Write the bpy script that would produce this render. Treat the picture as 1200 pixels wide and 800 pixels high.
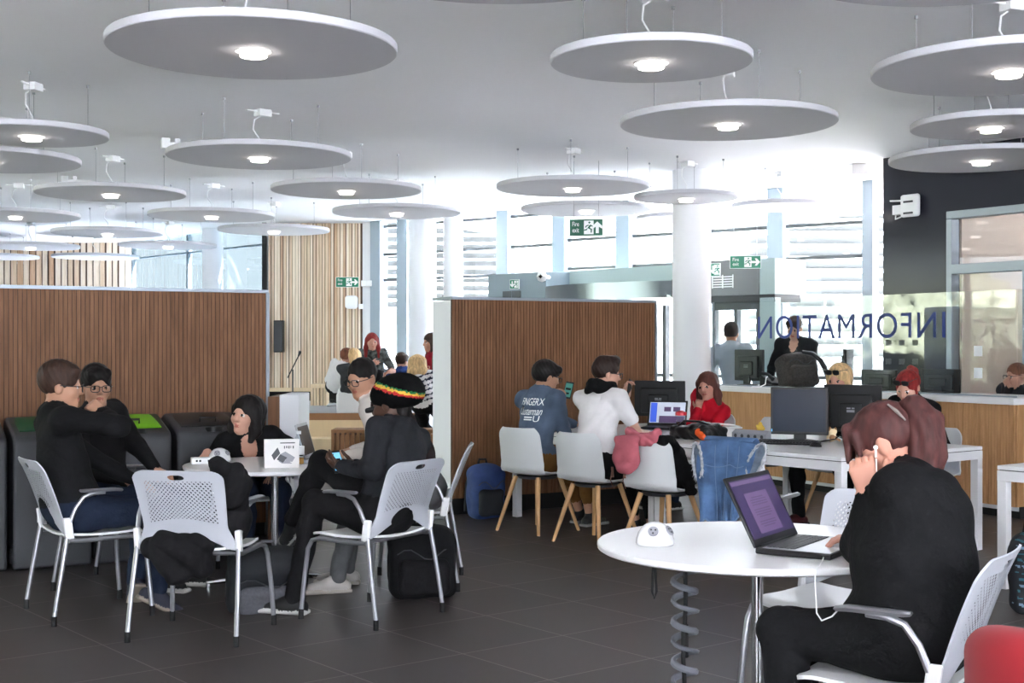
import bpy, math, random
import numpy as np
from mathutils import Vector, Matrix
from mathutils.bvhtree import BVHTree
random.seed(7)
for o in list(bpy.data.objects): bpy.data.objects.remove(o)
SC = bpy.context.scene
COL = SC.collection
# ------------------------------------------------------------------ camera, sky, sun, exposure
FPX, HY, CH = 1550.0, 403.0, 1.45
cam_d = bpy.data.cameras.new('camera'); cam = bpy.data.objects.new('camera', cam_d); COL.objects.link(cam)
cam.location = (0, 0, CH); cam.rotation_euler = (math.pi/2, 0, 0)
cam_d.sensor_width = 36; cam_d.lens = 36*FPX/1200; cam_d.shift_y = (HY-400)/1200
cam_d.clip_start = .05; cam_d.clip_end = 300
SC.camera = cam
W = bpy.data.worlds.new('sky'); SC.world = W; W.use_nodes = True
bg = W.node_tree.nodes['Background']; bg.inputs[0].default_value = (.82, .92, 1, 1); bg.inputs[1].default_value = 1.3
sd = bpy.data.lights.new('sun', 'SUN'); sun = bpy.data.objects.new('sun', sd); COL.objects.link(sun)
sd.energy = 50.0; sd.angle = .02; sd.color = (1, .99, .985)
sun.rotation_euler = Vector((-.75, .5, -.8)).to_track_quat('-Z', 'Y').to_euler()
SC.view_settings.view_transform = 'Standard'; SC.view_settings.look = 'None'
SC.view_settings.exposure = 3.12; SC.view_settings.gamma = 1; SC.view_settings.use_curve_mapping = False
SC.cycles.max_bounces = 8; SC.cycles.diffuse_bounces = 4; SC.cycles.transparent_max_bounces = 16
SC.cycles.use_denoising = True
SC.cycles.sample_clamp_indirect = 6

# ------------------------------------------------------------------ helpers
def V(*a): return Vector(a)
def P(px, py, Y): return V((px-600)*Y/FPX, Y, CH+(HY-py)*Y/FPX)          # image measurement at depth Y -> metres
def G(px, py, z=0.0):
    Y = FPX*(CH-z)/(py-HY); return P(px, py, Y)
def lin(c):
    return tuple(((x/255)/12.92 if x/255 <= .04045 else ((x/255+.055)/1.055)**2.4) for x in c)
def rot2(a): a = math.radians(a); return V(math.cos(a), math.sin(a), 0)

def link(o, parent=None):
    COL.objects.link(o)
    if parent is not None: o.parent = parent
    return o
def tag(o, label=None, cat=None, group=None, kind=None):
    if label: o['label'] = label
    if cat: o['category'] = cat
    if group: o['group'] = group
    if kind: o['kind'] = kind
    return o
def thing(name, label, cat, loc=(0, 0, 0), rotz=0, group=None):
    o = bpy.data.objects.new(name, None); o.empty_display_size = .1
    COL.objects.link(o); o.location = loc; o.rotation_euler = (0, 0, math.radians(rotz))
    return tag(o, label, cat, group)
def dup(root, loc, rotz, label=None, group=None):
    r = root.copy(); COL.objects.link(r); r.location = loc; r.rotation_euler = (0, 0, math.radians(rotz))
    if label: r['label'] = label
    if group: r['group'] = group
    for ch in list(root.children):
        c = ch.copy(); COL.objects.link(c); c.parent = r
        for g in list(ch.children):
            d = g.copy(); COL.objects.link(d); d.parent = c
    return r

class MB:
    """collects polygons and links them as one mesh object"""
    def __init__(s): s.v = []; s.f = []; s.mi = []; s.m = 0; s.uv = {}
    def add(s, vs, fs):
        b = len(s.v); s.v += [tuple(v) for v in vs]
        for f in fs: s.f.append(tuple(b+i for i in f)); s.mi.append(s.m)
        return s
    def obox(s, c, ax, ay, az):                     # half-axis vectors
        c, ax, ay, az = map(Vector, (c, ax, ay, az)); vs = []
        for k in (-1, 1):
            for j in (-1, 1):
                for i in (-1, 1): vs.append(c+ax*i+ay*j+az*k)
        return s.add(vs, [(0, 2, 3, 1), (4, 5, 7, 6), (0, 1, 5, 4), (2, 6, 7, 3), (0, 4, 6, 2), (1, 3, 7, 5)])
    def box(s, x0, y0, z0, x1, y1, z1):
        return s.obox(((x0+x1)/2, (y0+y1)/2, (z0+z1)/2), (abs(x1-x0)/2, 0, 0), (0, abs(y1-y0)/2, 0), (0, 0, abs(z1-z0)/2))
    def wall(s, a, b, z0, z1, t):                   # upright slab from a to b; t metres of depth away to the left of a->b
        a = V(a[0], a[1], 0); b = V(b[0], b[1], 0); d = b-a; n = V(-d.y, d.x, 0).normalized()
        return s.obox((a+b)/2+n*t/2+V(0, 0, (z0+z1)/2), d/2, n*abs(t)/2, V(0, 0, (z1-z0)/2))
    def tube(s, pts, r, n=8, cap=True, closed=False, flat=1.0):
        pts = [Vector(p) for p in pts]; N = len(pts); rr = r if isinstance(r, (list, tuple)) else [r]*N
        vs = []; fs = []; ref = None
        for i, p in enumerate(pts):
            if closed: t = pts[(i+1) % N]-pts[i-1]
            else: t = pts[min(i+1, N-1)]-pts[max(i-1, 0)]
            t.normalize()
            if ref is None: ref = V(0, 0, 1) if abs(t.z) < .9 else V(1, 0, 0)
            x = ref-t*ref.dot(t); x.normalize(); y = t.cross(x); ref = x
            for k in range(n):
                a = 2*math.pi*k/n; vs.append(p+(x*math.cos(a)*flat+y*math.sin(a))*rr[i])
        R = N if closed else N-1
        for i in range(R):
            for k in range(n):
                a = i*n+k; b = i*n+(k+1) % n; c = ((i+1) % N)*n+(k+1) % n; d = ((i+1) % N)*n+k
                fs.append((a, b, c, d))
        if cap and not closed: fs += [tuple(range(n-1, -1, -1)), tuple(range((N-1)*n, N*n))]
        return s.add(vs, fs)
    def lathe(s, prof, n=32, c=(0, 0, 0), R=None):
        c = Vector(c); vs = []; fs = []; N = len(prof)
        for (r, z) in prof:
            for k in range(n):
                a = 2*math.pi*k/n; p = V(r*math.cos(a), r*math.sin(a), z)
                vs.append(c+(R @ p if R else p))
        for i in range(N-1):
            for k in range(n):
                fs.append((i*n+k, i*n+(k+1) % n, (i+1)*n+(k+1) % n, (i+1)*n+k))
        if prof[0][0] > 1e-5: fs.append(tuple(range(n-1, -1, -1)))
        if prof[-1][0] > 1e-5: fs.append(tuple(range((N-1)*n, N*n)))
        return s.add(vs, fs)
    def prism(s, poly, o, ax, ay, az):              # polygon (x,y) in the plane o+ax*x+ay*y, extruded by az
        o, ax, ay, az = map(Vector, (o, ax, ay, az)); n = len(poly)
        vs = [o+ax*x+ay*y for x, y in poly]+[o+ax*x+ay*y+az for x, y in poly]
        return s.add(vs, [tuple(range(n-1, -1, -1)), tuple(range(n, 2*n))]+[(i, (i+1) % n, n+(i+1) % n, n+i) for i in range(n)])
    def sheet(s, fn, nu, nv, t, uvfn=None, closed_u=False):  # fn(u,v)->Vector, u,v in 0..1; gets thickness t along its normal
        g = [[Vector(fn(i/nu, j/nv)) for i in range(nu+1)] for j in range(nv+1)]
        nor = [[None]*(nu+1) for _ in range(nv+1)]
        for j in range(nv+1):
            for i in range(nu+1):
                du = g[j][min(i+1, nu)]-g[j][max(i-1, 0)]; dv = g[min(j+1, nv)][i]-g[max(j-1, 0)][i]
                k = du.cross(dv); nor[j][i] = k.normalized() if k.length > 1e-9 else V(0, 0, 1)
        b = len(s.v); w = nu+1; M = w*(nv+1)
        for j in range(nv+1):
            for i in range(nu+1): s.v.append(tuple(g[j][i]+nor[j][i]*t/2))
        for j in range(nv+1):
            for i in range(nu+1): s.v.append(tuple(g[j][i]-nor[j][i]*t/2))
        if uvfn:
            for j in range(nv+1):
                for i in range(nu+1):
                    q = uvfn(i/nu, j/nv); s.uv[b+j*w+i] = q; s.uv[b+M+j*w+i] = q
        F = []
        for j in range(nv):
            for i in range(nu):
                a = b+j*w+i; F.append((a, a+1, a+w+1, a+w)); F.append((a+M, a+M+w, a+M+w+1, a+M+1))
        for i in range(nu):
            a = b+i; F.append((a, a+M, a+M+1, a+1)); a = b+nv*w+i; F.append((a, a+1, a+M+1, a+M))
        for j in range(nv):
            a = b+j*w; F.append((a, a+w, a+w+M, a+M)); a = b+j*w+nu; F.append((a, a+M, a+w+M, a+w))
        for f in F: s.f.append(f); s.mi.append(s.m)
        return s
    def build(s, name, mats, parent=None, smooth=35, bevel=0, seg=2):
        me = bpy.data.meshes.new(name); me.from_pydata(s.v, [], s.f)
        if not isinstance(mats, (list, tuple)): mats = [mats]
        for m in mats: me.materials.append(m)
        me.polygons.foreach_set('material_index', s.mi)
        if s.uv:
            ul = me.uv_layers.new(name='uv')
            for lp in me.loops: ul.data[lp.index].uv = s.uv.get(lp.vertex_index, (9, 9))
        if smooth:
            me.polygons.foreach_set('use_smooth', [True]*len(s.f)); me.update()
            me.set_sharp_from_angle(angle=math.radians(smooth))
        o = bpy.data.objects.new(name, me); link(o, parent)
        if bevel:
            md = o.modifiers.new('bevel', 'BEVEL'); md.width = bevel; md.segments = seg; md.limit_method = 'ANGLE'; md.angle_limit = math.radians(40)
        return o

# ------------------------------------------------------------------ materials
def mat(name, rgb, rough=.5, metal=0, emit=0, spec=.5, noise=None, bump=None, alpha=None, coat=0, sheen=0):
    """noise=(scale, amount[, stretch xyz]) varies the colour, bump=(scale, strength[, stretch])"""
    m = bpy.data.materials.new(name); m.use_nodes = True; nt = m.node_tree; b = nt.nodes['Principled BSDF']
    c = lin(rgb); b.inputs['Base Color'].default_value = (*c, 1); b.inputs['Roughness'].default_value = rough
    b.inputs['Metallic'].default_value = metal; b.inputs['Specular IOR Level'].default_value = spec
    b.inputs['Coat Weight'].default_value = coat; b.inputs['Sheen Weight'].default_value = sheen
    if emit: b.inputs['Emission Color'].default_value = (*c, 1); b.inputs['Emission Strength'].default_value = emit
    def tex(sc, st):
        tc = nt.nodes.new('ShaderNodeTexCoord'); mp = nt.nodes.new('ShaderNodeMapping'); mp.inputs['Scale'].default_value = st
        nz = nt.nodes.new('ShaderNodeTexNoise'); nz.inputs['Scale'].default_value = sc; nz.inputs['Detail'].default_value = 4
        nt.links.new(tc.outputs['Object'], mp.inputs[0]); nt.links.new(mp.outputs[0], nz.inputs['Vector']); return nz
    if noise:
        nz = tex(noise[0], noise[2] if len(noise) > 2 else (1, 1, 1)); r = nt.nodes.new('ShaderNodeValToRGB'); a = noise[1]
        r.color_ramp.elements[0].position = .3; r.color_ramp.elements[1].position = .7
        r.color_ramp.elements[0].color = (*[x*(1-a) for x in c], 1); r.color_ramp.elements[1].color = (*[min(1, x*(1+a)) for x in c], 1)
        nt.links.new(nz.outputs[0], r.inputs[0]); nt.links.new(r.outputs[0], b.inputs['Base Color'])
    if bump:
        nz = tex(bump[0], bump[2] if len(bump) > 2 else (1, 1, 1)); bp = nt.nodes.new('ShaderNodeBump'); bp.inputs['Strength'].default_value = bump[1]; bp.inputs['Distance'].default_value = .01
        nt.links.new(nz.outputs[0], bp.inputs['Height']); nt.links.new(bp.outputs[0], b.inputs['Normal'])
    return m
def nodes_math(nt, op, a, b=None):
    n = nt.nodes.new('ShaderNodeMath'); n.operation = op
    for i, x in enumerate((a, b)):
        if x is None: continue
        if isinstance(x, (int, float)): n.inputs[i].default_value = x
        else: nt.links.new(x, n.inputs[i])
    return n.outputs[0]
def glass(name, tint=(1, 1, 1), refl=.08, rough=0.0, k=1.0):
    m = bpy.data.materials.new(name); m.use_nodes = True; nt = m.node_tree; nt.nodes.remove(nt.nodes['Principled BSDF'])
    tr = nt.nodes.new('ShaderNodeBsdfTransparent'); tr.inputs[0].default_value = (*tint, 1)
    gl = nt.nodes.new('ShaderNodeBsdfGlossy'); gl.inputs['Roughness'].default_value = rough
    fr = nt.nodes.new('ShaderNodeFresnel'); fr.inputs[0].default_value = 1.5
    f = nodes_math(nt, 'MULTIPLY', fr.outputs[0], k); f = nodes_math(nt, 'ADD', f, refl); ge = nt.nodes.new('ShaderNodeNewGeometry'); f = nodes_math(nt, 'MULTIPLY', f, nodes_math(nt, 'SUBTRACT', 1.0, ge.outputs['Backfacing'])); f = nodes_math(nt, 'MINIMUM', f, 1.0)
    mx = nt.nodes.new('ShaderNodeMixShader'); nt.links.new(f, mx.inputs[0]); nt.links.new(tr.outputs[0], mx.inputs[1]); nt.links.new(gl.outputs[0], mx.inputs[2])
    nt.links.new(mx.outputs[0], nt.nodes['Material Output'].inputs[0]); return m

def text_mesh(txt, size, parent, name, m, M, depth=.002, align='CENTER', shear=0, bold=0, sx=1.0):
    cu = bpy.data.curves.new('t', 'FONT'); cu.body = txt; cu.size = size; cu.align_x = align; cu.align_y = 'CENTER'; cu.extrude = depth/2; cu.shear = shear; cu.offset = bold
    cu.resolution_u = 4
    to = bpy.data.objects.new('t', cu); COL.objects.link(to); dg = bpy.context.evaluated_depsgraph_get(); dg.update()
    me = bpy.data.meshes.new_from_object(to.evaluated_get(dg)); bpy.data.objects.remove(to); bpy.data.curves.remove(cu)
    me.transform(M @ Matrix.Diagonal((sx, 1, 1, 1))); me.materials.clear(); me.materials.append(m); me.name = name
    o = bpy.data.objects.new(name, me); return link(o, parent)
def frame(o, x, y):                                  # 4x4 with origin o, x axis x, y axis y
    x = Vector(x).normalized(); y = Vector(y); y = (y-x*x.dot(y)).normalized(); z = x.cross(y)
    M = Matrix.Identity(4); M.col[0][:3] = x; M.col[1][:3] = y; M.col[2][:3] = z; M.col[3][:3] = Vector(o); return M

# ------------------------------------------------------------------ soft solids: blended distance fields turned into one closed mesh
def arr(x): return np.array(x, dtype=np.float32)
class SDF:
    def __init__(s, vox): s.vox = vox; s.pr = []; s.disp = []
    def cap(s, a, b, ra, rb=None, m=0, k=.02, op=0):
        a, b = arr(a), arr(b); rb = ra if rb is None else rb
        if np.linalg.norm(b-a) < 1e-5: b = b+arr((0, 0, 1e-4))
        s.pr.append(('c', (a, b, ra, rb), np.minimum(a-ra, b-rb), np.maximum(a+ra, b+rb), m, k, op)); return s
    def path(s, pts, r, m=0, k=.02, op=0):
        r = r if isinstance(r, (list, tuple)) else [r]*len(pts)
        for i in range(len(pts)-1): s.cap(pts[i], pts[i+1], r[i], r[i+1], m, k, op)
        return s
    def ell(s, c, r, R=None, m=0, k=.02, op=0):
        c, r = arr(c), arr(r); R = np.eye(3, dtype=np.float32) if R is None else arr(R)
        e = np.sqrt(((R*r)**2).sum(1)); s.pr.append(('e', (c, r, R), c-e, c+e, m, k, op)); return s
    def box(s, c, h, R=None, rd=.01, m=0, k=.02, op=0):
        c, h = arr(c), arr(h); R = np.eye(3, dtype=np.float32) if R is None else arr(R)
        e = (np.abs(R)*h).sum(1); s.pr.append(('b', (c, h, R, rd), c-e, c+e, m, k, op)); return s
    def build(s, name, mats, parent=None, origin=(0, 0, 0), smooth_it=1):
        vx = s.vox; ad = [p for p in s.pr if p[6] == 0]
        lo = np.min([p[2] for p in ad], 0)-3*vx; hi = np.max([p[3] for p in ad], 0)+3*vx
        n = np.ceil((hi-lo)/vx).astype(int)+1
        D = np.full(n, 1e2, np.float32); M = np.zeros(n, np.uint8)
        ax = [lo[i]+vx*np.arange(n[i], dtype=np.float32) for i in range(3)]
        for typ, q, l, h, m, k, op in s.pr:
            mg = k+3*vx
            i0 = np.clip(np.floor((l-mg-lo)/vx).astype(int), 0, n); i1 = np.clip(np.ceil((h+mg-lo)/vx).astype(int)+1, 0, n)
            if (i1 <= i0).any(): continue
            sl = tuple(slice(i0[i], i1[i]) for i in range(3))
            X = ax[0][sl[0]][:, None, None]; Y = ax[1][sl[1]][None, :, None]; Z = ax[2][sl[2]][None, None, :]
            if typ == 'c':
                a, b, ra, rb = q; ba = b-a; L = float(ba @ ba)
                x, y, z = X-a[0], Y-a[1], Z-a[2]
                t = np.clip((x*ba[0]+y*ba[1]+z*ba[2])/L, 0, 1)
                d = np.sqrt((x-t*ba[0])**2+(y-t*ba[1])**2+(z-t*ba[2])**2)-(ra+(rb-ra)*t)
            else:
                c, r, R = q[:3]; x, y, z = X-c[0], Y-c[1], Z-c[2]
                u = [x*R[0, i]+y*R[1, i]+z*R[2, i] for i in range(3)]
                if typ == 'e':
                    k0 = np.sqrt((u[0]/r[0])**2+(u[1]/r[1])**2+(u[2]/r[2])**2)
                    k1 = np.sqrt((u[0]/r[0]**2)**2+(u[1]/r[1]**2)**2+(u[2]/r[2]**2)**2)+1e-6
                    d = k0*(k0-1)/k1
                else:
                    rd = q[3]; qq = [np.abs(u[i])-(r[i]-rd) for i in range(3)]
                    d = np.sqrt(np.maximum(qq[0], 0)**2+np.maximum(qq[1], 0)**2+np.maximum(qq[2], 0)**2)+np.minimum(np.maximum(np.maximum(qq[0], qq[1]), qq[2]), 0)-rd
            Ds, Ms = D[sl], M[sl]
            if op == 0:
                Ms[:] = np.where(d < Ds, m, Ms); hh = np.maximum(k-np.abs(d-Ds), 0)/max(k, 1e-6)
                Ds[:] = np.minimum(d, Ds)-hh*hh*k*.25
            elif op == 1:
                hh = np.maximum(k-np.abs(-d-Ds), 0)/max(k, 1e-6); Ds[:] = np.maximum(-d, Ds)+hh*hh*k*.25
            else: Ms[:] = np.where(d < 0, m, Ms)      # op 2: only changes the material
        if s.disp:
            ii = np.nonzero(np.abs(D) < 4*vx); pts = np.stack([ax[i][ii[i]] for i in range(3)], 1); mm = M[ii]
            for ms, fn in s.disp:
                sel = np.isin(mm, ms); D[ii[0][sel], ii[1][sel], ii[2][sel]] += fn(pts[sel]).astype(np.float32)
        # surface nets
        ins = D < 0; c8 = np.zeros(np.array(n)-1, np.uint8)
        for dx in (0, 1):
            for dy in (0, 1):
                for dz in (0, 1): c8 += ins[dx:n[0]-1+dx, dy:n[1]-1+dy, dz:n[2]-1+dz]
        act = np.nonzero((c8 > 0) & (c8 < 8)); N = len(act[0]); idx = np.full(c8.shape, -1, np.int32); idx[act] = np.arange(N)
        pos = np.zeros((N, 3), np.float32); cnt = np.zeros(N, np.float32)
        cor = [(i, j, k) for i in (0, 1) for j in (0, 1) for k in (0, 1)]
        val = {c: D[act[0]+c[0], act[1]+c[1], act[2]+c[2]] for c in cor}
        for a in cor:
            for i in range(3):
                if a[i] == 0:
                    b = list(a); b[i] = 1; b = tuple(b); va, vb = val[a], val[b]; cr = (va < 0) != (vb < 0)
                    t = np.where(cr, va/np.where(cr, va-vb, 1), 0); p = np.tile(arr(a), (N, 1)); p[:, i] += t
                    pos[cr] += p[cr]; cnt += cr
        base = np.stack(act, 1).astype(np.float32)
        vv = lo+vx*(base+pos/cnt[:, None])
        best = np.argmin(np.stack([np.abs(val[c]) for c in cor], 0), 0); cc = np.array(cor)[best]
        vm = M[act[0]+cc[:, 0], act[1]+cc[:, 1], act[2]+cc[:, 2]]
        quads = []
        for i in range(3):
            j, k = (i+1) % 3, (i+2) % 3
            s0 = [slice(None)]*3; s1 = [slice(None)]*3; s0[i] = slice(0, -1); s1[i] = slice(1, None)
            e = np.stack(np.nonzero(ins[tuple(s0)] != ins[tuple(s1)]), 1)
            flip = ~ins[tuple(e.T)]
            def cell(dj, dk):
                q = e.copy(); q[:, j] -= dj; q[:, k] -= dk; return idx[q[:, 0], q[:, 1], q[:, 2]]
            Q = np.stack([cell(1, 1), cell(0, 1), cell(0, 0), cell(1, 0)], 1)
            Q[flip] = Q[flip][:, ::-1]; quads.append(Q)
        Q = np.concatenate(quads); Q = Q[(Q >= 0).all(1)]
        for _ in range(smooth_it):                    # one relaxation of the vertices along the quads
            acc = np.zeros_like(vv); ct = np.zeros(N, np.float32)
            for a in range(4):
                np.add.at(acc, Q[:, a], vv[Q[:, (a+1) % 4]]); np.add.at(ct, Q[:, a], 1)
                np.add.at(acc, Q[:, a], vv[Q[:, (a+3) % 4]]); np.add.at(ct, Q[:, a], 1)
            vv = vv*.5+acc/np.maximum(ct, 1)[:, None]*.5
        vv = vv-arr(origin)
        me = bpy.data.meshes.new(name); me.vertices.add(N); me.vertices.foreach_set('co', vv.ravel())
        me.loops.add(len(Q)*4); me.loops.foreach_set('vertex_index', Q.ravel().astype(np.int32)); me.polygons.add(len(Q))
        me.polygons.foreach_set('loop_start', np.arange(len(Q), dtype=np.int32)*4)
        fm = vm[Q]; fm = np.sort(fm, 1)[:, 1]
        if not isinstance(mats, (list, tuple)): mats = [mats]
        for m in mats: me.materials.append(m)
        me.polygons.foreach_set('material_index', fm.astype(np.int32)); me.polygons.foreach_set('use_smooth', np.ones(len(Q), bool))
        me.update(calc_edges=True); me.validate()
        o = bpy.data.objects.new(name, me); return link(o, parent)
def wrinkle(amp, f=22.0, ph=0.0):
    def fn(p):
        x, y, z = p[:, 0], p[:, 1], p[:, 2]
        wx = x+.05*np.sin(13*z+ph)+.03*np.sin(21*y+2*ph); wy = y+.05*np.sin(11*x+1.7*ph)+.03*np.sin(23*z); wz = z+.06*np.sin(9*x+ph)+.05*np.sin(12*y+ph)
        a = (1-2*np.abs(np.sin(f*.5*(wz+.4*wx)+ph)))+.8*(1-2*np.abs(np.sin(f*.62*(wz*.6-wx+.3*wy)+1.3)))+.6*np.sin(f*1.3*(wx+wy*.8)+.5*ph)*np.sin(f*.5*wz)
        return amp*a/1.6
    return fn
def strands(amp, f=260.0):
    def fn(p):
        x, y, z = p[:, 0], p[:, 1], p[:, 2]
        return amp*(np.sin(f*(x+.25*z+.02*np.sin(20*z)))*.5+np.sin(f*.8*(y-.2*z))*.5)
    return fn
# ------------------------------------------------------------------ shared materials
M = {}
M['white_paint'] = mat('white_paint', (236, 237, 240), .6)
M['ceiling_paint'] = mat('ceiling_paint', (244, 244, 246), .75, noise=(.35, .03))
M['disc_white'] = mat('disc_white', (197, 196, 201), .8)
M['dark_wall'] = mat('dark_wall', (50, 51, 58), .14, spec=.18)
M['black_plastic'] = mat('black_plastic', (22, 22, 24), .4)
M['black_matte'] = mat('black_matte', (16, 16, 17), .7)
M['grey_plastic'] = mat('grey_plastic', (60, 61, 66), .5)
M['bin_grey'] = mat('bin_grey', (58, 59, 63), .5, noise=(60, .05))
M['chrome'] = mat('chrome', (215, 215, 218), .12, 1)
M['silver_paint'] = mat('silver_paint', (165, 165, 170), .35, .8)
M['steel'] = mat('steel', (150, 160, 165), .28, .9)
M['frame_blue'] = mat('frame_blue', (158, 172, 182), .5)
M['frame_grey'] = mat('frame_grey', (92, 97, 100), .45)
M['alu'] = mat('alu', (150, 158, 166), .4, .5)
M['lobby_grey'] = mat('lobby_grey', (142, 158, 166), .5)
M['lobby_green'] = mat('lobby_green', (176, 196, 194), .45)
M['lobby_dark'] = mat('lobby_dark', (60, 64, 66), .5)
M['lobby_mid'] = mat('lobby_mid', (120, 124, 124), .5)
M['white_plastic'] = mat('white_plastic', (236, 236, 236), .35)
M['chair_shell'] = mat('chair_shell', (220, 222, 222), .38)
M['table_white'] = mat('table_white', (228, 227, 227), .3)
M['oak_leg'] = mat('oak_leg', (196, 152, 104), .5, noise=(30, .12, (1, 1, .1)))
M['sign_green'] = mat('sign_green', (8, 128, 92), .4)
M['sign_dark_green'] = mat('sign_dark_green', (10, 92, 66), .4)
M['sign_white'] = mat('sign_white', (245, 248, 246), .5)
M['info_blue'] = mat('info_blue', (22, 50, 130), .4)
M['glass_window'] = glass('glass_window', (.97, .99, 1), .0)
M['glass_screen'] = glass('glass_screen', (.95, .97, .96), .0, k=2.0)
M['glass_pale'] = glass('glass_pale', (.29, .325, .345), .0)
M['pale_concrete'] = mat('pale_concrete', (84, 84, 83), .8)
M['black_rubber'] = mat('black_rubber', (14, 14, 15), .7)
M['red_fabric'] = mat('red_fabric', (150, 14, 28), .85, sheen=.1)
M['screen_off'] = mat('screen_off', (38, 46, 60), .22)
M['lamp'] = mat('lamp', (255, 246, 236), .5, emit=2.0)
M['birch'] = mat('birch', (226, 202, 164), .5, noise=(8, .08, (1, 1, .15)))
M['walnut'] = mat('walnut', (150, 104, 66), .5, noise=(10, .12, (1, 1, .15)))
M['manifest'] = mat('manifest', (240, 242, 242), .6)

def wood(name, c0, c1, c2, st=(6, 6, .5), rough=.5):
    m = bpy.data.materials.new(name); m.use_nodes = True; nt = m.node_tree; b = nt.nodes['Principled BSDF']
    tc = nt.nodes.new('ShaderNodeTexCoord'); mp = nt.nodes.new('ShaderNodeMapping'); mp.inputs['Scale'].default_value = st
    nz = nt.nodes.new('ShaderNodeTexNoise'); nz.inputs['Scale'].default_value = 5; nz.inputs['Detail'].default_value = 6; nz.inputs['Distortion'].default_value = .6
    r = nt.nodes.new('ShaderNodeValToRGB'); e = r.color_ramp.elements
    e[0].position = .3; e[0].color = (*lin(c0), 1); e[1].position = .72; e[1].color = (*lin(c2), 1); k = e.new(.5); k.color = (*lin(c1), 1)
    nt.links.new(tc.outputs['Object'], mp.inputs[0]); nt.links.new(mp.outputs[0], nz.inputs['Vector']); nt.links.new(nz.outputs[0], r.inputs[0]); nt.links.new(r.outputs[0], b.inputs['Base Color'])
    b.inputs['Roughness'].default_value = rough; b.inputs['Specular IOR Level'].default_value = .2; return m
M['panel_wood'] = wood('panel_wood', (110, 76, 52), (125, 88, 62), (139, 100, 72))
M['panel_groove'] = mat('panel_groove', (74, 48, 32), .8)
M['counter_wood'] = wood('counter_wood', (176, 130, 88), (192, 146, 102), (206, 160, 114))
M['counter_groove'] = mat('counter_groove', (120, 82, 54), .8)
M['slat_a'] = wood('slat_a', (228, 208, 184), (238, 221, 199), (244, 230, 212))
M['slat_b'] = wood('slat_b', (212, 184, 154), (224, 198, 168), (232, 210, 182))
M['slat_c'] = wood('slat_c', (192, 154, 122), (208, 172, 140), (218, 186, 156))
M['slat_back'] = mat('slat_back', (96, 74, 60), .9)
# floor: large dark tiles on a grid turned 38 degrees
def floor_mat():
    m = bpy.data.materials.new('floor_tiles'); m.use_nodes = True; nt = m.node_tree; b = nt.nodes['Principled BSDF']
    tc = nt.nodes.new('ShaderNodeTexCoord'); mp = nt.nodes.new('ShaderNodeMapping')
    mp.inputs['Rotation'].default_value = (0, 0, math.radians(-39)); nt.links.new(tc.outputs['Object'], mp.inputs[0])
    br = nt.nodes.new('ShaderNodeTexBrick'); br.offset = 0; br.inputs['Scale'].default_value = 1; br.inputs['Brick Width'].default_value = .62; br.inputs['Row Height'].default_value = .62
    br.inputs['Mortar Size'].default_value = .004; br.inputs['Mortar Smooth'].default_value = .1; br.inputs['Bias'].default_value = 0
    br.inputs['Color1'].default_value = (*lin((66, 60, 58)), 1); br.inputs['Color2'].default_value = (*lin((74, 67, 65)), 1); br.inputs['Mortar'].default_value = (*lin((124, 116, 112)), 1)
    nt.links.new(mp.outputs[0], br.inputs[0])
    nz = nt.nodes.new('ShaderNodeTexNoise'); nz.inputs['Scale'].default_value = 2.2; nz.inputs['Detail'].default_value = 5; nt.links.new(tc.outputs['Object'], nz.inputs['Vector'])
    mx = nt.nodes.new('ShaderNodeMixRGB'); mx.blend_type = 'MULTIPLY'; mx.inputs[0].default_value = .5
    r = nt.nodes.new('ShaderNodeValToRGB'); r.color_ramp.elements[0].color = (.6, .6, .6, 1); r.color_ramp.elements[1].color = (1.2, 1.2, 1.2, 1)
    nt.links.new(nz.outputs[0], r.inputs[0]); nt.links.new(br.outputs[0], mx.inputs[1]); nt.links.new(r.outputs[0], mx.inputs[2]); nt.links.new(mx.outputs[0], b.inputs['Base Color'])
    b.inputs['Roughness'].default_value = .42; b.inputs['Specular IOR Level'].default_value = .45; return m
M['floor'] = floor_mat()
M['stage_floor'] = mat('stage_floor', (150, 156, 164), .4, noise=(3, .08))
M['paving'] = mat('paving', (174, 178, 187), .9)
M['lawn'] = mat('lawn', (118, 132, 88), .95, noise=(3, .3))
M['foliage'] = mat('foliage', (66, 69, 54), .8, noise=(9, .3), bump=(9, .8))

CZ = 3.47
def struct(mb, name, m, parent=None, **k):
    o = mb.build(name, m, parent, **k); o['kind'] = 'structure'; return o
# ------------------------------------------------------------------ the setting
WA, WB = V(4.47, 16.5, 0), V(-2.23, 21.99, 0)          # the long window wall
b = MB(); b.box(-16, -6, -.2, 9.2, 24, 0); struct(b, 'floor', M['floor'])
b = MB(); b.prism([(-12.7, -6), (9.2, -6), (9.2, 14.2), (4.9, 16.1), (4.55, 16.55), (-2.1, 22.1), (-4.1, 22.3), (-7.6, 26.6), (-12.7, 27)], (0, 0, CZ), (1, 0, 0), (0, 1, 0), (0, 0, .35))
struct(b, 'ceiling', M['ceiling_paint'])
b = MB(); b.prism([(4.7, 16.6), (7.4, 19.8), (.2, 25.6), (-2.0, 22.25)], (0, 0, CZ+.05), (1, 0, 0), (0, 1, 0), (0, 0, .25)); struct(b, 'added_shade_canopy', M['white_paint'])  # unseen overhang added to shade the paving outside the window wall
b = MB(); b.box(9, -6, 0, 9.2, 14.5, CZ); struct(b, 'wall_right', M['white_paint'])
b = MB(); b.box(-12.7, -6.2, 0, -4, -6, CZ); b.box(-4, -6.2, 0, 9.2, -6, 1.0); struct(b, 'wall_back_added', M['white_paint'])  # unseen wall added behind the camera, its opening limits the light on the room
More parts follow.
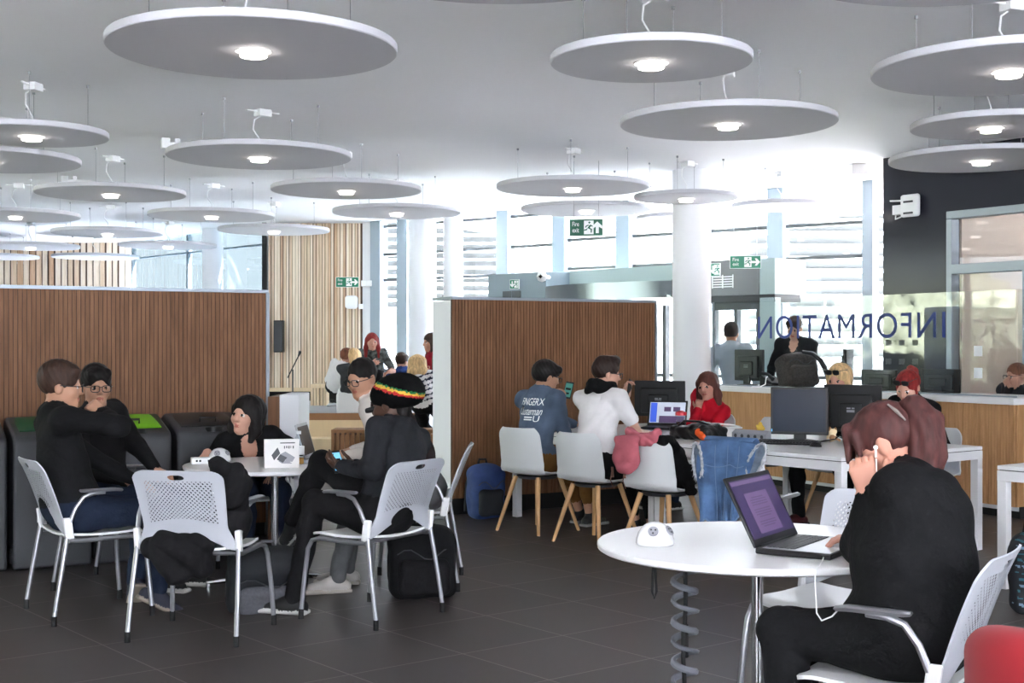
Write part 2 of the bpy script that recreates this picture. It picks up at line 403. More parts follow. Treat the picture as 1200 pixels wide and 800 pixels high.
b = MB(); b.box(-12.7, -6, 0, -12.5, 6, CZ); b.box(-12.7, 17.8, 0, -12.5, 27, CZ); struct(b, 'wall_left_added', M['dark_wall'])  # unseen dark wall added to keep pale reflections off the counter glass
# outside ground
b = MB(); b.box(-60, -40, -.6, 60, 90, -.22); struct(b, 'ground_outside', M['paving'])
b = MB(); b.box(0, 27, -.22, 9, 30, -.16); struct(b, 'lawn_outside', M['lawn'])

# slatted timber walls
def slat_wall(name, a, c, z0, z1, pitch, seed):
    rnd = random.Random(seed); a = V(*a, 0); c = V(*c, 0); d = c-a; L = d.length; d.normalize(); n = V(d.y, -d.x, 0)
    b = MB(); b.m = 3; b.obox((a+c)/2-n*.06+V(0, 0, (z0+z1)/2), d*L/2, n*.02, V(0, 0, (z1-z0)/2))
    x = .01
    while x < L-pitch*.5:
        w = pitch*rnd.choice((.66, .76, .86)); b.m = rnd.choice((0, 0, 0, 1, 1, 2)); hd = rnd.uniform(.015, .028)
        b.obox(a+d*(x+w/2)-n*.04+n*hd/2+V(0, 0, (z0+z1)/2), d*w/2, n*(hd/2+.005), V(0, 0, (z1-z0)/2)); x += pitch
    return struct(b, name, [M['slat_a'], M['slat_b'], M['slat_c'], M['slat_back']], smooth=0)
slat_wall('wall_stage', (-4.08, 22.1), (-2.5, 22.1), .67, CZ, .05, 3)
slat_wall('wall_far', (-12.5, 26.6), (-7.62, 26.3), .3, CZ, .13, 5)
b = MB(); b.box(-4.08, 22.16, .5, -2.5, 22.3, .68); struct(b, 'recess_shade_stage', M['black_matte'])  # black strip stands in for the shade in the recess below the slats
b = MB(); b.box(-4.08, 22.02, .66, -2.5, 22.12, .72); struct(b, 'trim_stage', M['birch'])
b = MB(); b.wall((-2.5, 22.12), (-2.25, 22.0), 0, CZ, .15); struct(b, 'wall_white_end', M['white_paint'])
b = MB(); b.box(-4.16, 22.0, .5, -4.09, 22.4, CZ); struct(b, 'trim_stage_edge', M['black_matte'])
# pale glass wall behind the left partition
ga, gb = V(-7.55, 26.2, 0), V(-4.15, 22.3, 0)
b = MB(); b.wall(ga, gb, .3, CZ, .03); wg = struct(b, 'window_left', M['glass_pale'])
b = MB(); gd = (gb-ga)
for t in (.0, .45, .98): b.wall(ga+gd*t, ga+gd*(t+.012), .3, CZ, .08)
for z in (.3, 1.2, 2.25, 3.12): b.wall(ga, gb, z, z+.03, .07)
struct(b, 'window_frame', M['frame_blue'], wg)
# stage with timber edge
b = MB(); b.prism([(-16, 17.3), (-1.2, 17.7), (-1.2, 22.4), (-16, 27)], (0, 0, .02), (1, 0, 0), (0, 1, 0), (0, 0, .48)); struct(b, 'stage_floor', M['stage_floor'])
b = MB(); b.wall((-7, 17.54), (-1.2, 17.68), .44, .53, -.08); struct(b, 'trim_stage_nosing', M['walnut'])
b = MB(); b.wall((-7, 17.5), (-1.2, 17.64), 0, .44, -.05); struct(b, 'trim_stage_riser', M['birch'])
b = MB(); b.wall((-7, 17.05), (-1.2, 17.2), 0, .22, .45); struct(b, 'stage_step', M['birch'], bevel=.005)

# window wall: posts, transoms, glass per bay
wd = (WB-WA); WL = wd.length; wd.normalize(); wn = V(wd.y, -wd.x, 0)        # wn points outside
if wn.y < 0: wn = -wn
def on_wall(px):                                       # distance along the wall where image column px meets it
    q = (px-600)/FPX; return (q*WA.y-WA.x)/(wd.x-q*wd.y)
posts = [on_wall(x) for x in (1024, 916, 829, 738, 663, 597, 537, 480)]+[WL-.12]
for i in range(len(posts)-1):
    a, c = WA+wd*posts[i], WA+wd*posts[i+1]
    b = MB(); b.obox((a+c)/2+V(0, 0, CZ/2), wd*(posts[i+1]-posts[i])/2, wn*.012, V(0, 0, CZ/2)); g = struct(b, 'window_%d' % (i+1), M['glass_window'])
    b = MB()
    zs = (.0, 1.0, 2.53, 2.95) if i < 4 else (.0, 1.0, 2.48, 2.9, 3.36)
    for z in zs: b.obox((a+c)/2-wn*.05+V(0, 0, z+.02), wd*(posts[i+1]-posts[i])/2, wn*.05, V(0, 0, .022))
    struct(b, 'window_frame', M['frame_grey'], g)
for i, s in enumerate(posts):
    b = MB(); w = (.07 if i == 0 else .115)
    b.obox(WA+wd*s-wn*.1+V(0, 0, CZ/2), wd*w, wn*.09, V(0, 0, CZ/2)); struct(b, 'trim_post_%d' % (i+1), M['frame_blue'], bevel=.008)
# round columns
for i, (px, Y, r) in enumerate(((810.5, 15.4, .224), (495, 20.3, .21), (531, 19.9, .148), (249, 23.2, .18))):
    c = P(px, 400, Y); b = MB(); b.lathe([(r+.01, 0), (r+.01, .08), (r, .085), (r, CZ)], 48, (c.x, c.y, 0)); struct(b, 'column_%d' % (i+1), M['white_paint'])

# dark glossy wall with a glazed screen, and the pale room behind it
DA = V(4.04, 14.4, 0); dd = V(.553, -.833, 0); dn = V(.833, .553, 0)
def on_dark(px): q = (px-600)/FPX; return (q*DA.y-DA.x)/(dd.x-q*dd.y)
s0 = on_dark(1110); s1 = s0+3.2
b = MB()
b.obox(DA+dd*s0/2+dn*.1+V(0, 0, CZ/2), dd*s0/2, dn*.1, V(0, 0, CZ/2))
b.obox(DA+dd*(s0+s1)/2+dn*.1+V(0, 0, (CZ+2.82)/2), dd*(s1-s0)/2, dn*.1, V(0, 0, (CZ-2.82)/2))
b.obox(DA+dd*(s1+2)+dn*.1+V(0, 0, CZ/2), dd*2, dn*.1, V(0, 0, CZ/2)); struct(b, 'wall_dark', M['dark_wall'], smooth=0)
b = MB()
def dbar(sa, sb, za, zb, m=.06): b.obox(DA+dd*(sa+sb)/2+dn*.04+V(0, 0, (za+zb)/2), dd*abs(sb-sa)/2, dn*m, V(0, 0, (zb-za)/2))
dbar(s0, s1, 2.74, 2.82); dbar(s0, s0+.07, 0, 2.74); dbar(s0, s1, 2.17, 2.27); dbar(s1-.07, s1, 0, 2.74); dbar(s0+.9, s0+.97, 0, 2.2); dbar(s0, s1, 0, .1)
wf = struct(b, 'window_screen', M['alu'], bevel=.006)
b = MB(); b.obox(DA+dd*(s0+s1)/2+dn*.05+V(0, 0, 1.4), dd*(s1-s0)/2, dn*.006, V(0, 0, 1.38)); struct(b, 'glass_pane', M['glass_window'], wf)
M['cream'] = mat('cream', (214, 192, 174), .7)
b = MB(); c = DA+dd*(s0+1.5); b.obox(c+dn*3.1+V(0, 0, 1.5), dd*2.6, dn*.05, V(0, 0, 1.5)); struct(b, 'wall_room_back', M['cream'])
b = MB(); b.obox(DA+dd*(s0-.1)+dn*1.7+V(0, 0, 1.5), dd*.05, dn*1.4, V(0, 0, 1.5)); struct(b, 'wall_room_side', M['cream'])
b = MB(); b.obox(c+dn*2.88+V(0, 0, 1.15), dd*.8, dn*.12, V(0, 0, 1.15)); b.m = 1
tag(b.build('bookcase', [M['counter_wood'], M['black_matte']], smooth=0), 'tall wooden cupboard inside the room behind the dark wall', 'cupboard')

# left glazing beyond the frame, with planting outside it
lg = MB()
for y in np.arange(6, 18, 2.9): lg.box(-12.6, y-.06, 0, -12.4, y+.06, CZ)
for z in (0, 2.6, 3.4): lg.box(-12.58, 6, z, -12.42, 17.8, z+.06)
lgw = struct(lg, 'window_side', M['frame_grey'])
b = MB(); b.box(-12.51, 6, 0, -12.49, 17.8, CZ); struct(b, 'glass_pane', M['glass_window'], lgw)
b = MB()
for z in (1.02, 1.42):
    for y in np.arange(6.2, 17.6, .28): b.box(-12.485, y, z, -12.475, y+.12, z+.12)
struct(b, 'manifestation_squares', M['manifest'], lgw)
S = SDF(.13); rr = random.Random(4)
for i in range(90):
    S.ell((-17.2+rr.uniform(-.7, .7), 4+i*.28, rr.uniform(.2, 2.2)), (rr.uniform(.9, 1.5),)*3, k=.15)
S.disp.append(([0], lambda p: .07*np.sin(7.1*p[:, 1]+2*np.sin(6*p[:, 2]))+.07*np.sin(8.3*p[:, 2]+2.7*p[:, 1]+np.sin(11*p[:, 0]))+.07*np.sin(19*p[:, 1]+5*p[:, 2])))
tag(S.build('hedge', M['foliage']), 'green hedge growing outside the side windows', 'hedge')

# pale building across the way (overexposed through the glass)
bt = thing('office_building', 'pale building with horizontal louvres standing outside the glass wall', 'building', (3, 36, -.22))
b = MB(); b.box(-14, 0, 0, 12, 8, 9); b.build('facade', M['pale_concrete'], bt, smooth=0)
b = MB()
for z in np.arange(2.6, 8.8, .22): b.box(-8, -.25, z, -3, -.02, z+.07)
for z in np.arange(1.2, 8.8, .34): b.box(3.4, -.3, z, 7.6, -.02, z+.12)
b.build('louvre_screen', mat('louvre_grey', (80, 83, 85), .7), bt, smooth=0)
for x in (-1.5, 1, 8.6):
    b = MB(); b.box(x, -.04, .6, x+1.5, .02, 2.2); b.build('window', M['frame_grey'], bt, smooth=0)
# ------------------------------------------------------------------ fluted timber screens
def fluted(b, a, c, z0, z1, pitch, mw, mg, th=.007):
    a = V(*a, 0); c = V(*c, 0); d = c-a; L = d.length; d.normalize(); n = V(d.y, -d.x, 0)   # n faces the camera side
    b.m = mg; b.obox((a+c)/2-n*.01+V(0, 0, (z0+z1)/2), d*L/2, n*.01, V(0, 0, (z1-z0)/2))
    b.m = mw; k = int(L/pitch)
    for i in range(k):
        x = (i+.5)*L/k; b.obox(a+d*x+n*th/2+V(0, 0, (z0+z1)/2), d*(L/k*.42), n*th/2, V(0, 0, (z1-z0)/2))
pd = V(.881, .473, 0); pn = V(.473, -.881, 0)
# left screen
LB = V(-1.865, 10.04, 0); LA = LB-pd*3.6
sc = thing('partition_screen', 'long fluted brown timber screen behind the row of dark bins', 'partition', LA)
b = MB(); fluted(b, (0, 0), tuple((LB-LA)[:2]), .1, 1.835, .03, 0, 1); b.build('timber_face', [M['panel_wood'], M['panel_groove']], sc, smooth=0)
b = MB(); e = LB-LA; b.obox(e/2-pn*.14+V(0, 0, .97), e/2, pn*.115, V(0, 0, .86)); b.build('body', M['white_paint'], sc, smooth=0)
b = MB(); b.obox(e/2-pn*.13+V(0, 0, .055), e/2, pn*.11, V(0, 0, .055)); b.build('plinth', M['black_matte'], sc, smooth=0)
b = MB(); b.obox(e/2-pn*.12+V(0, 0, 1.848), e/2+pd*.012, pn*.14, V(0, 0, .012)); b.obox(e-pn*.12+pd*.006+V(0, 0, .92), pd*.012, pn*.14, V(0, 0, .92)); b.build('edge_trim', M['alu'], sc, smooth=0)
# right screen
RA = V(-.51, 11.2, 0); RB = V(1.315, 12.2, 0); e = RB-RA; rd_ = e.normalized(); rn = V(rd_.y, -rd_.x, 0)
sc = thing('partition_screen', 'fluted brown timber screen with white end standing behind the two men with phones', 'partition', RA)
b = MB(); fluted(b, (0, 0), tuple(e[:2]), .14, 1.83, .03, 0, 1); b.build('timber_face', [M['panel_wood'], M['panel_groove']], sc, smooth=0)
b = MB(); b.obox(e/2-rn*.2+V(0, 0, .98), e/2, rn*.175, V(0, 0, .84)); b.build('body', M['white_paint'], sc, smooth=0)
b = MB(); b.obox(e/2-rn*.19+V(0, 0, .07), e/2-rd_*.02, rn*.16, V(0, 0, .07)); b.build('plinth', M['black_matte'], sc, smooth=0)
b = MB(); b.obox(e/2-rn*.17+V(0, 0, 1.84), e/2+rd_*.01, rn*.19, V(0, 0, .012)); b.obox(e-rn*.17+rd_*.006+V(0, 0, .98), rd_*.01, rn*.19, V(0, 0, .85)); b.build('edge_trim', M['alu'], sc, smooth=0)
# low cabinet at the end of the left screen
c0 = V(-1.70, 9.78, 0)
cb = thing('low_cabinet', 'low white cabinet with timber side at the end of the left screen', 'cabinet', c0)
b = MB(); b.box(-.02, 0, 0, .125, .5, 1.075); b.build('body', M['white_paint'], cb, bevel=.006)
b = MB(); b.box(-.11, .03, 0, -.022, .5, 1.06); b.build('timber_side', M['panel_wood'], cb, smooth=0)

# ------------------------------------------------------------------ entrance lobby in front of the window wall
L0 = V(-.345, 19.1, 0); R0 = V(3.05, 15.3, 0); ld = (R0-L0).normalized(); ln = V(-ld.y, ld.x, 0)
if ln.y < 0: ln = -ln
def on_lob(px, off=0):
    o = L0+ln*off; q = (px-600)/FPX; return (q*o.y-o.x)/(ld.x-q*ld.y)
def lob(b, pa, pb, z0, z1, off=0, dep=.3):
    sa, sb = on_lob(pa, off), on_lob(pb, off); b.obox(L0+ld*(sa+sb)/2+ln*(off+dep/2)+V(0, 0, (z0+z1)/2), ld*(sb-sa)/2, ln*dep/2, V(0, 0, (z1-z0)/2))
lb = thing('entrance_lobby', 'grey green draught lobby with curved steel canopy in front of the glass wall', 'lobby', (0, 0, 0))
b = MB(); lob(b, 572, 640, 0, 2.45, 0, .6); b.build('side_block', M['lobby_grey'], lb, bevel=.01)
b = MB(); lob(b, 636, 833, 2.12, 2.47, .45, .2); b.build('fascia', M['lobby_green'], lb, smooth=0)
b = MB(); sa, sb = on_lob(640), on_lob(789)
def canopy(u, v):
    s = sa+(sb-sa)*u; o = -.28*math.sin(math.pi*min(1, u*1.0))**.8 if 0 < u < 1 else 0
    return L0+ld*s+ln*o+V(0, 0, 2.03+.21*v)
b.sheet(canopy, 28, 2, .02); lob(b, 642, 786, 2.03, 2.06, -.05, .5); b.build('canopy', M['steel'], lb)
b = MB(); lob(b, 787, 790, 2.03, 2.25, -.05, .4); b.build('canopy_end', M['lobby_dark'], lb, smooth=0)
b = MB(); lob(b, 832, 889, 2.03, 2.45, 0, .6); b.build('door_head', M['lobby_mid'], lb, bevel=.006)
b = MB(); lob(b, 889, 908, 2.03, 2.45, .02, .6); b.build('door_head_return', M['lobby_green'], lb, bevel=.006)  # turned side in a paler colour that stands in for light falling on it
b = MB(); lob(b, 832, 908, 1.94, 2.03, .05, .5); b.build('header_rail', M['lobby_dark'], lb, smooth=0)
b = MB()
for z in np.arange(2.13, 2.27, .03): lob(b, 834, 859, z, z+.012, -.012, .012)
for p in (834, 846, 858): lob(b, p, p+1, 2.12, 2.28, -.01, .012)
b.build('vent_grille', M['sign_white'], lb, smooth=0)
b = MB()
for p in (776, 834, 860, 886): lob(b, p, p+4, 0, 1.94, .1, .08)
lob(b, 834, 890, 1.86, 1.94, .1, .06); lob(b, 834, 890, 0, .1, .1, .06); b.build('door_frame', M['frame_grey'], lb, bevel=.004)
b = MB(); lob(b, 836, 888, .1, 1.9, .13, .012); b.build('door_glass', M['glass_window'], lb, smooth=0)
b = MB(); lob(b, 890, 908, 0, 2.0, .05, .12); b.build('jamb_panel', M['lobby_green'], lb, bevel=.006)  # same paler colour, light on the turned side put into the material
b = MB()
for i in range(2): lob(b, 589+i*11, 599+i*11, 2.06, 2.2, -.01, .012)
b.build('wall_grille', M['frame_grey'], lb, smooth=0)
cc = thing('dome_camera', 'small white security camera ball on the lobby corner', 'security camera', P(635, 324, 17.6))
b = MB(); b.lathe([(0, -.075), (.05, -.055), (.072, 0), (.05, .055), (0, .075)], 20, (0, 0, 0)); b.m = 1; b.lathe([(.0, -.03), (.03, 0), (0, .03)], 12, (-.02, -.06, 0)); b.build('housing', [M['white_plastic'], M['black_plastic']], cc)
b = MB(); b.tube([(0, 0, 0), (.1, .25, 0)], .03, 8); b.build('bracket', M['white_plastic'], cc)

# ------------------------------------------------------------------ information counter
FL = V(2.29, 14.2, 0); cd = V(.5, -.866, 0); cn = V(.866, .5, 0)
def on_line(px, o, d): q = (px-600)/FPX; return (q*o.y-o.x)/(d.x-q*d.y)
sL, sR = -.35, 3.76; fa = FL+cd*sL; fb = FL+cd*sR; f2 = V(.86, .51, 0); fc = fb+f2*1.6
ct = thing('information_counter', 'long reception counter with fluted oak front and white worktop under the information glass', 'counter', fa)
b = MB(); fluted(b, (0, 0), tuple((fb-fa)[:2]), .1, .945, .03, 0, 1, .01); fluted(b, tuple((fb-fa)[:2]), tuple((fc-fa)[:2]), .1, .945, .03, 0, 1, .01)
b.build('oak_front', [M['counter_wood'], M['counter_groove']], ct, smooth=0)
b = MB(); b.obox((fb-fa)/2+cn*.4+V(0, 0, .5), (fb-fa)/2-cd*.01, cn*.36, V(0, 0, .44)); b.build('body', M['white_paint'], ct, smooth=0)
b = MB(); b.obox((fb-fa)/2+cn*.35+V(0, 0, .05), (fb-fa)/2, cn*.3, V(0, 0, .05)); b.build('plinth', M['black_matte'], ct, smooth=0)
b = MB(); z = V(0, 0, .945); q = [V(0, 0, 0)-cn*.03, (fb-fa)-cn*.03, (fc-fa)+V(.51, -.86, 0)*.03, (fc-fa)-V(.51, -.86, 0)*.6, (fb-fa)+cn*.72+cd*-.1, cn*.72]
b.prism([(p.x, p.y) for p in q], (0, 0, .945), (1, 0, 0), (0, 1, 0), (0, 0, .055)); b.build('worktop', M['table_white'], ct, bevel=.004)
GL = FL+cn*.12
g0, g1 = -.35, on_line(1191, GL, cd)
gs = thing('glass_screen', 'clear glass screen lettered with information in mirror writing on the counter', 'glass screen', GL+cd*g0+V(0, 0, 1.0))
b = MB(); b.obox(cd*(g1-g0)/2+V(0, 0, .455), cd*(g1-g0)/2, cn*.006, V(0, 0, .455)); e = cd*(g1-g0)
b.obox(e+f2*.75+V(0, 0, .455)+cd*.01, f2*.74, V(.51, -.86, 0)*.006, V(0, 0, .455)); b.build('pane', M['glass_screen'], gs, smooth=0)
b = MB(); b.obox(V(0, 0, .455), cd*.006, cn*.012, V(0, 0, .455)); b.obox(cd*(g1-g0)/2+V(0, 0, .006), cd*(g1-g0)/2, cn*.012, V(0, 0, .006)); b.build('edge_channel', M['alu'], gs, smooth=0)
t1, t0 = on_line(889, GL, cd), on_line(1108.5, GL, cd)
def fit_text(txt, width, height, o, x, y, parent, name, m, depth=.002, sp=1.0):
    cu = bpy.data.curves.new('t', 'FONT'); cu.body = txt; cu.size = 1; cu.space_character = sp; cu.extrude = depth/2; cu.resolution_u = 5; cu.offset = 0 if sp > 1 else .003
    to = bpy.data.objects.new('t', cu); COL.objects.link(to); dg = bpy.context.evaluated_depsgraph_get(); dg.update()
    me = bpy.data.meshes.new_from_object(to.evaluated_get(dg)); bpy.data.objects.remove(to)
    xs = [v.co.x for v in me.vertices]; ys = [v.co.y for v in me.vertices]; x0, x1, y0, y1 = min(xs), max(xs), min(ys), max(ys)
    for v in me.vertices: v.co = ((v.co.x-x0)/(x1-x0)*width, (v.co.y-y0)/(y1-y0)*height, v.co.z)
    me.transform(frame(o, x, y)); me.materials.clear(); me.materials.append(m); ob = bpy.data.objects.new(name, me); return link(ob, parent)
fit_text('INFORMATION', t0-t1, .235, cd*(t0-g0)-cn*.008+V(0, 0, .505), -cd, (0, 0, 1), gs, 'lettering', M['info_blue'], sp=1.12)
b = MB()
for (za, n_) in ((.36, 0), (.17, 0)):
    for px in (1147,):
        s = on_line(px, GL, cd)-g0; b = MB(); b.obox(cd*s+V(0, 0, za+.03)-cn*.008, cd*.045, cn*.001, V(0, 0, .045)); b.build('manifestation_square', M['manifest'], gs, smooth=0)

# ------------------------------------------------------------------ suspended disc lights
DZ = 3.05; HC = CZ-DZ
def disc_proto(r):
    t = thing('disc_light', 'disc', 'ceiling light', (0, 0, DZ), 0, 'suspended disc lights')
    b = MB(); b.lathe([(r-.006, 0), (r, .006), (r, .04), (r-.006, .046)], 96); b.build('disc', M['disc_white'], t, smooth=40)
    b = MB(); b.lathe([(.068, -.002), (.098, -.004), (.1, .001), (.1, .004), (.068, .004)], 32); b.build('trim_ring', M['white_plastic'], t)
    b = MB(); b.lathe([(0, -.032), (.07, -.032), (.074, -.028), (.074, .002), (0, .002)], 32); b.build('lamp_shade', M['lamp'], t)
    for k in range(4):
        a = math.pi/2*k+.5; x, y = .72*r*math.cos(a), .72*r*math.sin(a)
        b = MB(); b.tube([(x, y, .046), (x, y, HC)], .0022, 5); b.lathe([(.012, HC-.02), (.012, HC)], 8, (x, y, 0)); b.build('suspension_wire', M['silver_paint'], t)
    b = MB(); b.tube([(0, 0, .05), (.01, 0, .15), (-.05, .02, .24), (-.03, .03, .33), (.03, .02, HC-.05)], .006, 6); b.build('power_cord', M['white_plastic'], t)
    b = MB(); b.box(-.02, -.04, HC-.06, .1, .06, HC); b.box(-.12, 0, HC-.025, .2, .02, HC-.012); b.build('junction_box', M['white_plastic'], t, bevel=.004)
    b = MB(); b.box(-.13, -.05, .046, .13, .05, .075); b.build('driver_box', M['black_plastic'], t, bevel=.004)
    return t
discs = [  # x, y of the underside centre in the picture, L/S, label
 (297, 60, 1, 'largest white disc light hanging nearest over the left tables'),
 (763, 74, 0, 'small white disc light hung above and in front of the round column'),
 (853, 146, 1, 'broad white disc light hiding the top of the thick round column'),
 (1182, 84, 1, 'wide white disc light topmost of the three cut by the right edge'),
 (1161, 150, 0, 'small white disc light between two wide ones in front of the dark wall'),
 (1150, 189, 1, 'wide white disc light hung low in front of the dark glossy wall'),
 (304, 185, 1, 'white disc light directly below and behind the largest disc at left'),
 (37, 160, 0, 'small white disc light high at the left edge with its lamp showing'),
 (-14, 190, 1, 'white disc light cut off by the left edge with no lamp showing'),
 (130, 228, 1, 'white disc light with a seam across it third row at left'),
 (18, 254, 1, 'white disc light cut by the left edge above the far slatted wall'),
 (248, 254, 1, 'white disc light over the left screen in line with the pale column'),
 (406, 224, 1, 'white disc light hung before the right end of the slatted stage wall'),
 (465, 250, 1, 'white disc light hung before the pair of far white columns'),
 (321, 271, 1, 'white disc light straddling the left edge of the slatted stage wall'),
 (126, 274, 1, 'white disc light in front of the edge of the far slatted wall'),
 (197, 289, 1, 'white disc light hung before the pale blue glass left of the column'),
 (36, 290, 1, 'thin far white disc light against the far slatted wall near the left edge'),
 (112, 302, 1, 'far white disc light overlapping the lowest ones at left'),
 (43, 312, 1, 'lowest and farthest white disc light at the left'),
 (-6, 302, 1, 'far white disc light of which only a sliver shows at the left edge'),
 (671, 221, 1, 'white disc light directly above the hanging fire exit sign'),
 (687, 247, 1, 'white disc light from whose height the fire exit sign hangs'),
 (804, 233, 0, 'small white disc light half hidden behind the thick column, the upper one'),
 (798, 257, 0, 'small white disc light half hidden behind the thick column, the lower one'),
 (915, 243, 0, 'small white disc light hung before the tall windows right of the column'),
 (590, -52, 1, 'white disc light of which a sliver shows at the top middle'),
 (1142, -48, 1, 'white disc light of which a sliver shows at the top right corner'),
]
protos = {1: disc_proto(.785), 0: disc_proto(.575)}; used = set()
for i, (px, py, big, lab) in enumerate(discs):
    Y = FPX*(DZ-CH)/(HY-py); c = P(px, py, Y); a = (i*37) % 90
    if big not in used: o = protos[big]; used.add(big); o.location = (c.x, c.y, DZ); o.rotation_euler = (0, 0, math.radians(a)); o['label'] = lab
    else: dup(protos[big], (c.x, c.y, DZ), a, lab)

# ------------------------------------------------------------------ fire exit signs
def arrow(b, x, y, s, ang, z=0):
    poly = [(-.5, -.13), (.05, -.13), (-.12, -.42), (.12, -.42), (.5, 0), (.12, .42), (-.12, .42), (.05, .13), (-.5, .13)]
    ca, sa_ = math.cos(ang), math.sin(ang); return [((px*ca-py*sa_)*s+x, (px*sa_+py*ca)*s+y) for px, py in poly]
def runner(x, y, s):
    L_ = []
    for q in ([(-.05, .34), (.05, .44), (.14, .36), (.06, .26)], [(-.1, -.05), (.1, .2), (.2, .16), (.04, -.1)], [(.04, -.02), (.24, -.12), (.22, -.38), (.14, -.38), (.14, -.16), (0, -.1)],
              [(-.06, -.02), (-.14, -.2), (-.34, -.24), (-.34, -.16), (-.18, -.12)], [(.12, .2), (.3, .1), (.26, .04), (.1, .12)], [(-.02, .2), (-.22, .12), (-.26, .0), (-.2, -.02), (-.14, .08), (.04, .14)]):
        L_.append([(a*s+x, b_*s+y) for a, b_ in q])
    return L_
def exit_sign(label, px0, px1, py0, py1, Y, yaw, ang, dark=False, short=False, wires=0):
    pc = P((px0+px1)/2, (py0+py1)/2, Y); w = abs(px1-px0)*Y/FPX/max(.3, math.cos(math.radians(yaw))); h = abs(py1-py0)*Y/FPX
    t = thing('fire_exit_sign', label, 'sign', pc, yaw, None)
    g = M['sign_dark_green'] if dark else M['sign_green']
    b = MB(); b.box(-w/2, -.008, -h/2, w/2, .008, h/2); b.m = 1
    b.box(-w/2-.006, -.006, -h/2-.006, w/2+.006, .01, h/2+.006); b.build('panel', [g, M['sign_white']], t, smooth=0)
    o = V(0, -.009, 0); X = V(1, 0, 0); Z = V(0, 0, 1); dpt = V(0, -.003, 0)
    b = MB(); mx = w*.08 if not short else w*.25
    b.box(mx-h*.3, -.012, -h*.42, mx+h*.3, -.008, h*.42); b.m = 1
    for q in runner(mx, 0, h*.85): b.prism(q, (0, -.012, 0), X, Z, (0, -.003, 0))
    b.build('running_figure', [M['sign_white'], g], t, smooth=0)
    b = MB(); b.prism(arrow(b, w*.34 if not short else -w*.22, 0, h*.72, ang), o, X, Z, dpt); b.build('arrow', M['sign_white'], t, smooth=0)
    if not short:
        fit_text('Fire', w*.2, h*.28, (-w*.42, -.009, h*.08), X, Z, t, 'lettering', M['sign_white']); fit_text('exit', w*.2, h*.27, (-w*.42, -.009, -h*.3), X, Z, t, 'lettering', M['sign_white'])
    if wires:
        b = MB()
        for x in (-w*.38, w*.38): b.tube([(x, 0, h/2), (x, 0, CZ-pc.z)], .003, 5)
        b.build('hanging_wires', M['silver_paint'], t)
    return t
exit_sign('dark green fire exit sign with an upward arrow hanging in front of the windows', 668, 706, 257, 276, 14.6, -10, math.pi/2, dark=True, wires=1)
exit_sign('bright green fire exit sign with right arrow on the grey door head', 856, 891, 300, 314, 15.3, -5, 0, wires=1)
exit_sign('bright green fire exit sign with right arrow on the slatted stage wall', 394, 420, 325, 336, 22.09, 0, 0)
exit_sign('small green exit sign box with down arrow on the lobby side block', 598, 608, 328, 338, 18.5, -40, -math.pi/2, short=True)
exit_sign('small green exit sign with down arrow just right of the thick column', 834, 843, 309, 323, 15.6, -40, -math.pi/2, short=True)

# ------------------------------------------------------------------ wall equipment
t = thing('access_point', 'white wireless access point bracketed to the dark glossy wall', 'wireless router', P(1069, 241, 14.0), -56)
b = MB(); b.box(-.12, -.06, -.12, .12, 0, .12); b.build('housing', M['white_plastic'], t, bevel=.04, seg=4)
b = MB(); b.box(-.06, -.075, .03, .06, -.06, .05); b.box(-.06, -.075, -.09, .06, -.06, -.07); b.build('vent', M['grey_plastic'], t, bevel=.004)
b = MB(); b.box(-.24, -.03, -.08, -.11, .1, .02); b.tube([(-.2, -.02, -.08), (-.19, -.04, -.13), (-.12, -.03, -.11)], .008); b.tube([(-.26, -.04, .07), (-.1, -.04, .06)], .01); b.build('bracket', M['white_plastic'], t, bevel=.006)
t = thing('wall_speaker', 'tall narrow black loudspeaker on the slatted stage wall', 'loudspeaker', P(327, 394, 22.0))
b = MB(); b.box(-.075, -.1, -.265, .075, .1, .265); b.build('cabinet', M['black_plastic'], t, bevel=.01)
b = MB(); b.box(-.065, -.106, -.25, .065, -.1, .25); b.build('grille', M['grey_plastic'], t, bevel=.004)
t = thing('wall_dispenser', 'rounded white unit on the slatted wall under the exit sign', 'wall unit', P(412, 354, 22.01))
b = MB(); b.box(-.1, -.12, -.11, .1, .1, .11); b.build('housing', M['white_plastic'], t, bevel=.05, seg=4)
b = MB(); b.box(.12, -.03, -.11, .19, .1, -.03); b.build('switch_plate', M['white_plastic'], t, bevel=.006)
t = thing('wall_sensor', 'small white box on the white wall strip beside the slatted wall', 'sensor', P(432, 332, 21.85)); b = MB(); b.box(-.12, -.04, -.05, .12, .2, .05); b.box(-.05, -.06, -.03, .05, -.04, .03); b.build('housing', M['white_plastic'], t, bevel=.01)
t = thing('ceiling_sensor', 'small grey sensor box under the ceiling by the dark wall', 'sensor', (3.9, 14.9, CZ-.12)); b = MB(); b.box(-.09, -.09, 0, .09, .09, .12); b.lathe([(0, -.02), (.05, -.01), (.05, .0)], 16); b.build('housing', M['white_plastic'], t, bevel=.01)
for (px, py, lab) in ((211, 163, 'white ceiling box behind the second left disc light'), (90, 207, 'white ceiling box above the seamed disc light at left')):
    Y = FPX*(CZ-CH)/(HY-py); c = P(px, py, Y); t = thing('ceiling_unit', lab, 'ceiling unit', (c.x, c.y, CZ-.1), 20)
    b = MB(); b.box(-.18, -.05, 0, -.1, .05, .1); b.box(-.1, -.04, .02, .2, .04, .06); b.box(-.05, -.03, .06, .0, .03, .1); b.build('housing', M['white_plastic'], t, bevel=.006)
    b = MB(); b.tube([(-.1, 0, .03), (.0, -.03, -.01), (.1, 0, .02), (.2, .02, -.01)], .008); b.build('cable', M['white_plastic'], t)
